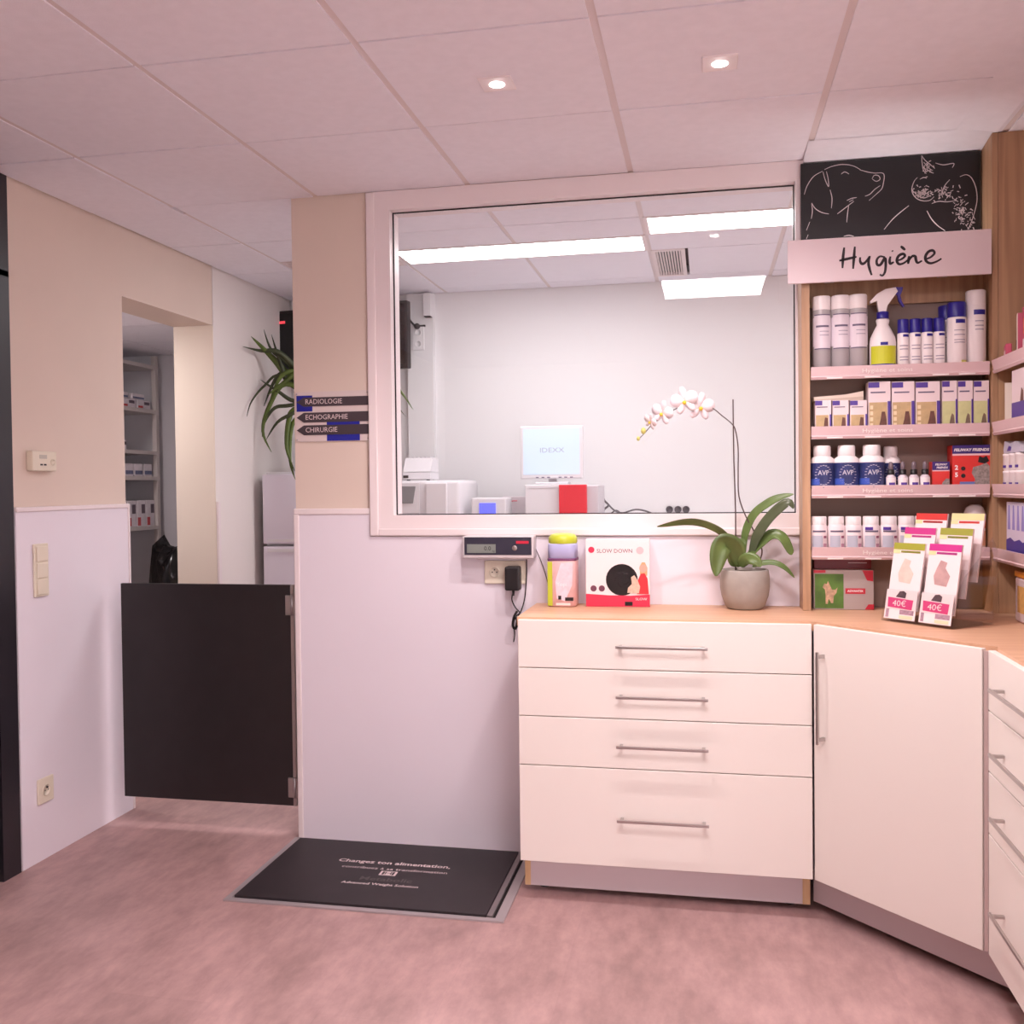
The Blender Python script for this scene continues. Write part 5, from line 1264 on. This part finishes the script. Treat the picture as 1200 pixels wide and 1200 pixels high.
# ------------------------------------------------------------------ storage room
XS0 = -3.20
t = thing('storage_shelf', 'grey steel shelf rack in the store room behind the doorway', 'shelf', (XS0, 1.95, 0))
SZ = [1.145, 1.445, 1.600, 1.850]
M_rack = mat('rack_grey', (206, 196, 194), .5)
for i, z in enumerate(SZ+[.72, .30, 2.12]):
    MB().box(-.34, 0, -1.20, -.001, z-.022, z).build('shelf_board', M_rack, t)
for y_ in (-.03, -1.20):
    for x_ in (-.34, -.03): MB().box(x_, x_+.029, y_, y_+.028, 0, 2.18).build('upright', M_rack, t)
MB().box(-.345, -.341, -1.20, 0, .05, 2.18).build('back_sheet', mat('rack_back', (176, 164, 158), .6), t)
def pack(name, label, y_, z, w_, h_, d_, m_, kind, group):
    p_ = thing(name, label, 'pack', (XS0-.02, y_, z+.0008), PI/2, group)
    MB().rbox(-w_/2, w_/2, 0, d_, 0, h_, .004).build('pack', m_, p_)
    if kind == 'blue':
        MB().box(-w_*.45, w_*.45, -.001, -.0002, h_*.15, h_*.45).build('print', mat('pack_slate', (104, 108, 140), .5, vary=.3, vscale=60), p_)
    else:
        MB().box(-w_*.45, -w_*.1, -.001, -.0002, 0.005, h_*.35).build('print', mat('pack_red', (190, 66, 70), .5), p_)
        MB().box(w_*.0, w_*.40, -.001, -.0002, h_*.5, h_*.85).build('print', mat('pack_dark', (96, 80, 92), .5), p_)
    return p_
M_pk = mat('pack_white', (222, 212, 218), .5, vary=.08, vscale=40)
for i in range(3):
    pack('supply_pack', ['low white pack with red print on the top storage shelf, far end', 'low white pack with red print on the top storage shelf, middle', 'low white pack with red print on the top storage shelf, near end'][i], 1.82-.16*i, 1.850, .14, .05, .2, M_pk, 'red', 'packs on the top storage shelf')
for i in range(2):
    pack('soft_pack', ['rounded soft pack on top of the low packs, right one', 'rounded soft pack on top of the low packs, left one'][i], 1.76-.17*i, 1.9015, .13, .035, .18, M_pk, 'blue', 'soft packs on the top storage shelf')
for i in range(4):
    pack('blue_pack', ['white pack with slate print on third storage shelf, far end', 'white pack with slate print on third storage shelf, second from far end', 'white pack with slate print on third storage shelf, third from far end', 'white pack with slate print on third storage shelf, near end'][i], 1.85-.10*i, 1.445, .085, .075, .2, M_pk, 'blue', 'slate packs on the storage shelf')
for i in range(4):
    pack('red_pack', ['tall white pack with red foot on lowest storage shelf, far end', 'tall white pack with red foot, second from far end', 'tall white pack with red foot, third from far end', 'tall white pack with red foot, near end'][i], 1.87-.10*i, 1.145, .09, .155, .2, M_pk, 'red', 'tall packs on the storage shelf')
pack('cup_pack', 'small white pack alone on the second storage shelf', 1.60, 1.600, .06, .055, .1, M_pk, 'none', None)
for i, (y_, m_) in enumerate(((1.84, M_blackpl), (1.72, mat('pack_brown', (70, 48, 44), .5)))):
    p_ = thing('dark_bottle', ['dark bottle standing behind the tall packs, far one', 'dark bottle standing behind the tall packs, near one'][i], 'bottle', (XS0-.27, y_, 1.1458), 0, 'dark bottles in the storage rack')
    MB().lathe([(.035, 0), (.038, .004), (.038, .17), (.02, .21), (.016, .23)], 16).build('bottle', m_, p_)
    MB().lathe([(.018, .2305), (.018, .255), (0, .256)], 12).build('cap', mat('cap_red', (196, 50, 60), .4), p_)
# black rubbish sack on a bin
t = thing('waste_bin', 'bin lined with shiny black rubbish sack in the store room', 'bin', (-2.755, 1.45, 0))
MB().lathe([(.12, 0), (.13, .01), (.145, .54), (.135, .54), (.12, .02), (0, .02)], 20).build('bin', M_rack, t)
rb = random.Random(5); prof_ = [(.150, .50), (.158, .60), (.162, .68), (.175, .76), (.182, .84), (.180, .90), (.168, .96), (.150, 1.00), (.125, 1.03), (.07, 1.035), (0, 1.03)]
m = MB(); m.lathe(prof_, 56)
def crumple(x, y_, z):
    a_ = math.atan2(y_, x); f_ = 1+.07*math.sin(5*a_+z*11)+.045*math.sin(11*a_-z*27)+.03*math.sin(19*a_+z*43)+rb.uniform(-.012, .012)
    d_ = (a_+2.63+PI) % (2*PI)-PI
    return (x*f_, y_*f_, z+.014*math.sin(7*a_+x*30)+(.085*math.exp(-(d_/.30)**2) if .95 < z < 1.032 else 0))
m.v = [crumple(*p_) for p_ in m.v]
m.build('rubbish_sack', mat('sack_black', (16, 14, 16), .18, bump=.9, bscale=22), t)
# lamp added out of view to brighten the store room
t = thing('added_storage_lamp', 'flat round ceiling lamp added out of view in the store room', 'ceiling light', (-2.98, .45, 2.1955))
MB().lathe([(.12, 0), (.125, -.012), (.115, -.03), (0, -.034)], 24).build('diffuser', emission('storage_glow', (1, .93, .90), STORE_W), t)
MB().lathe([(.135, 0), (.135, -.011), (.126, -.011), (.126, 0)], 24).build('rim', M_frame, t)
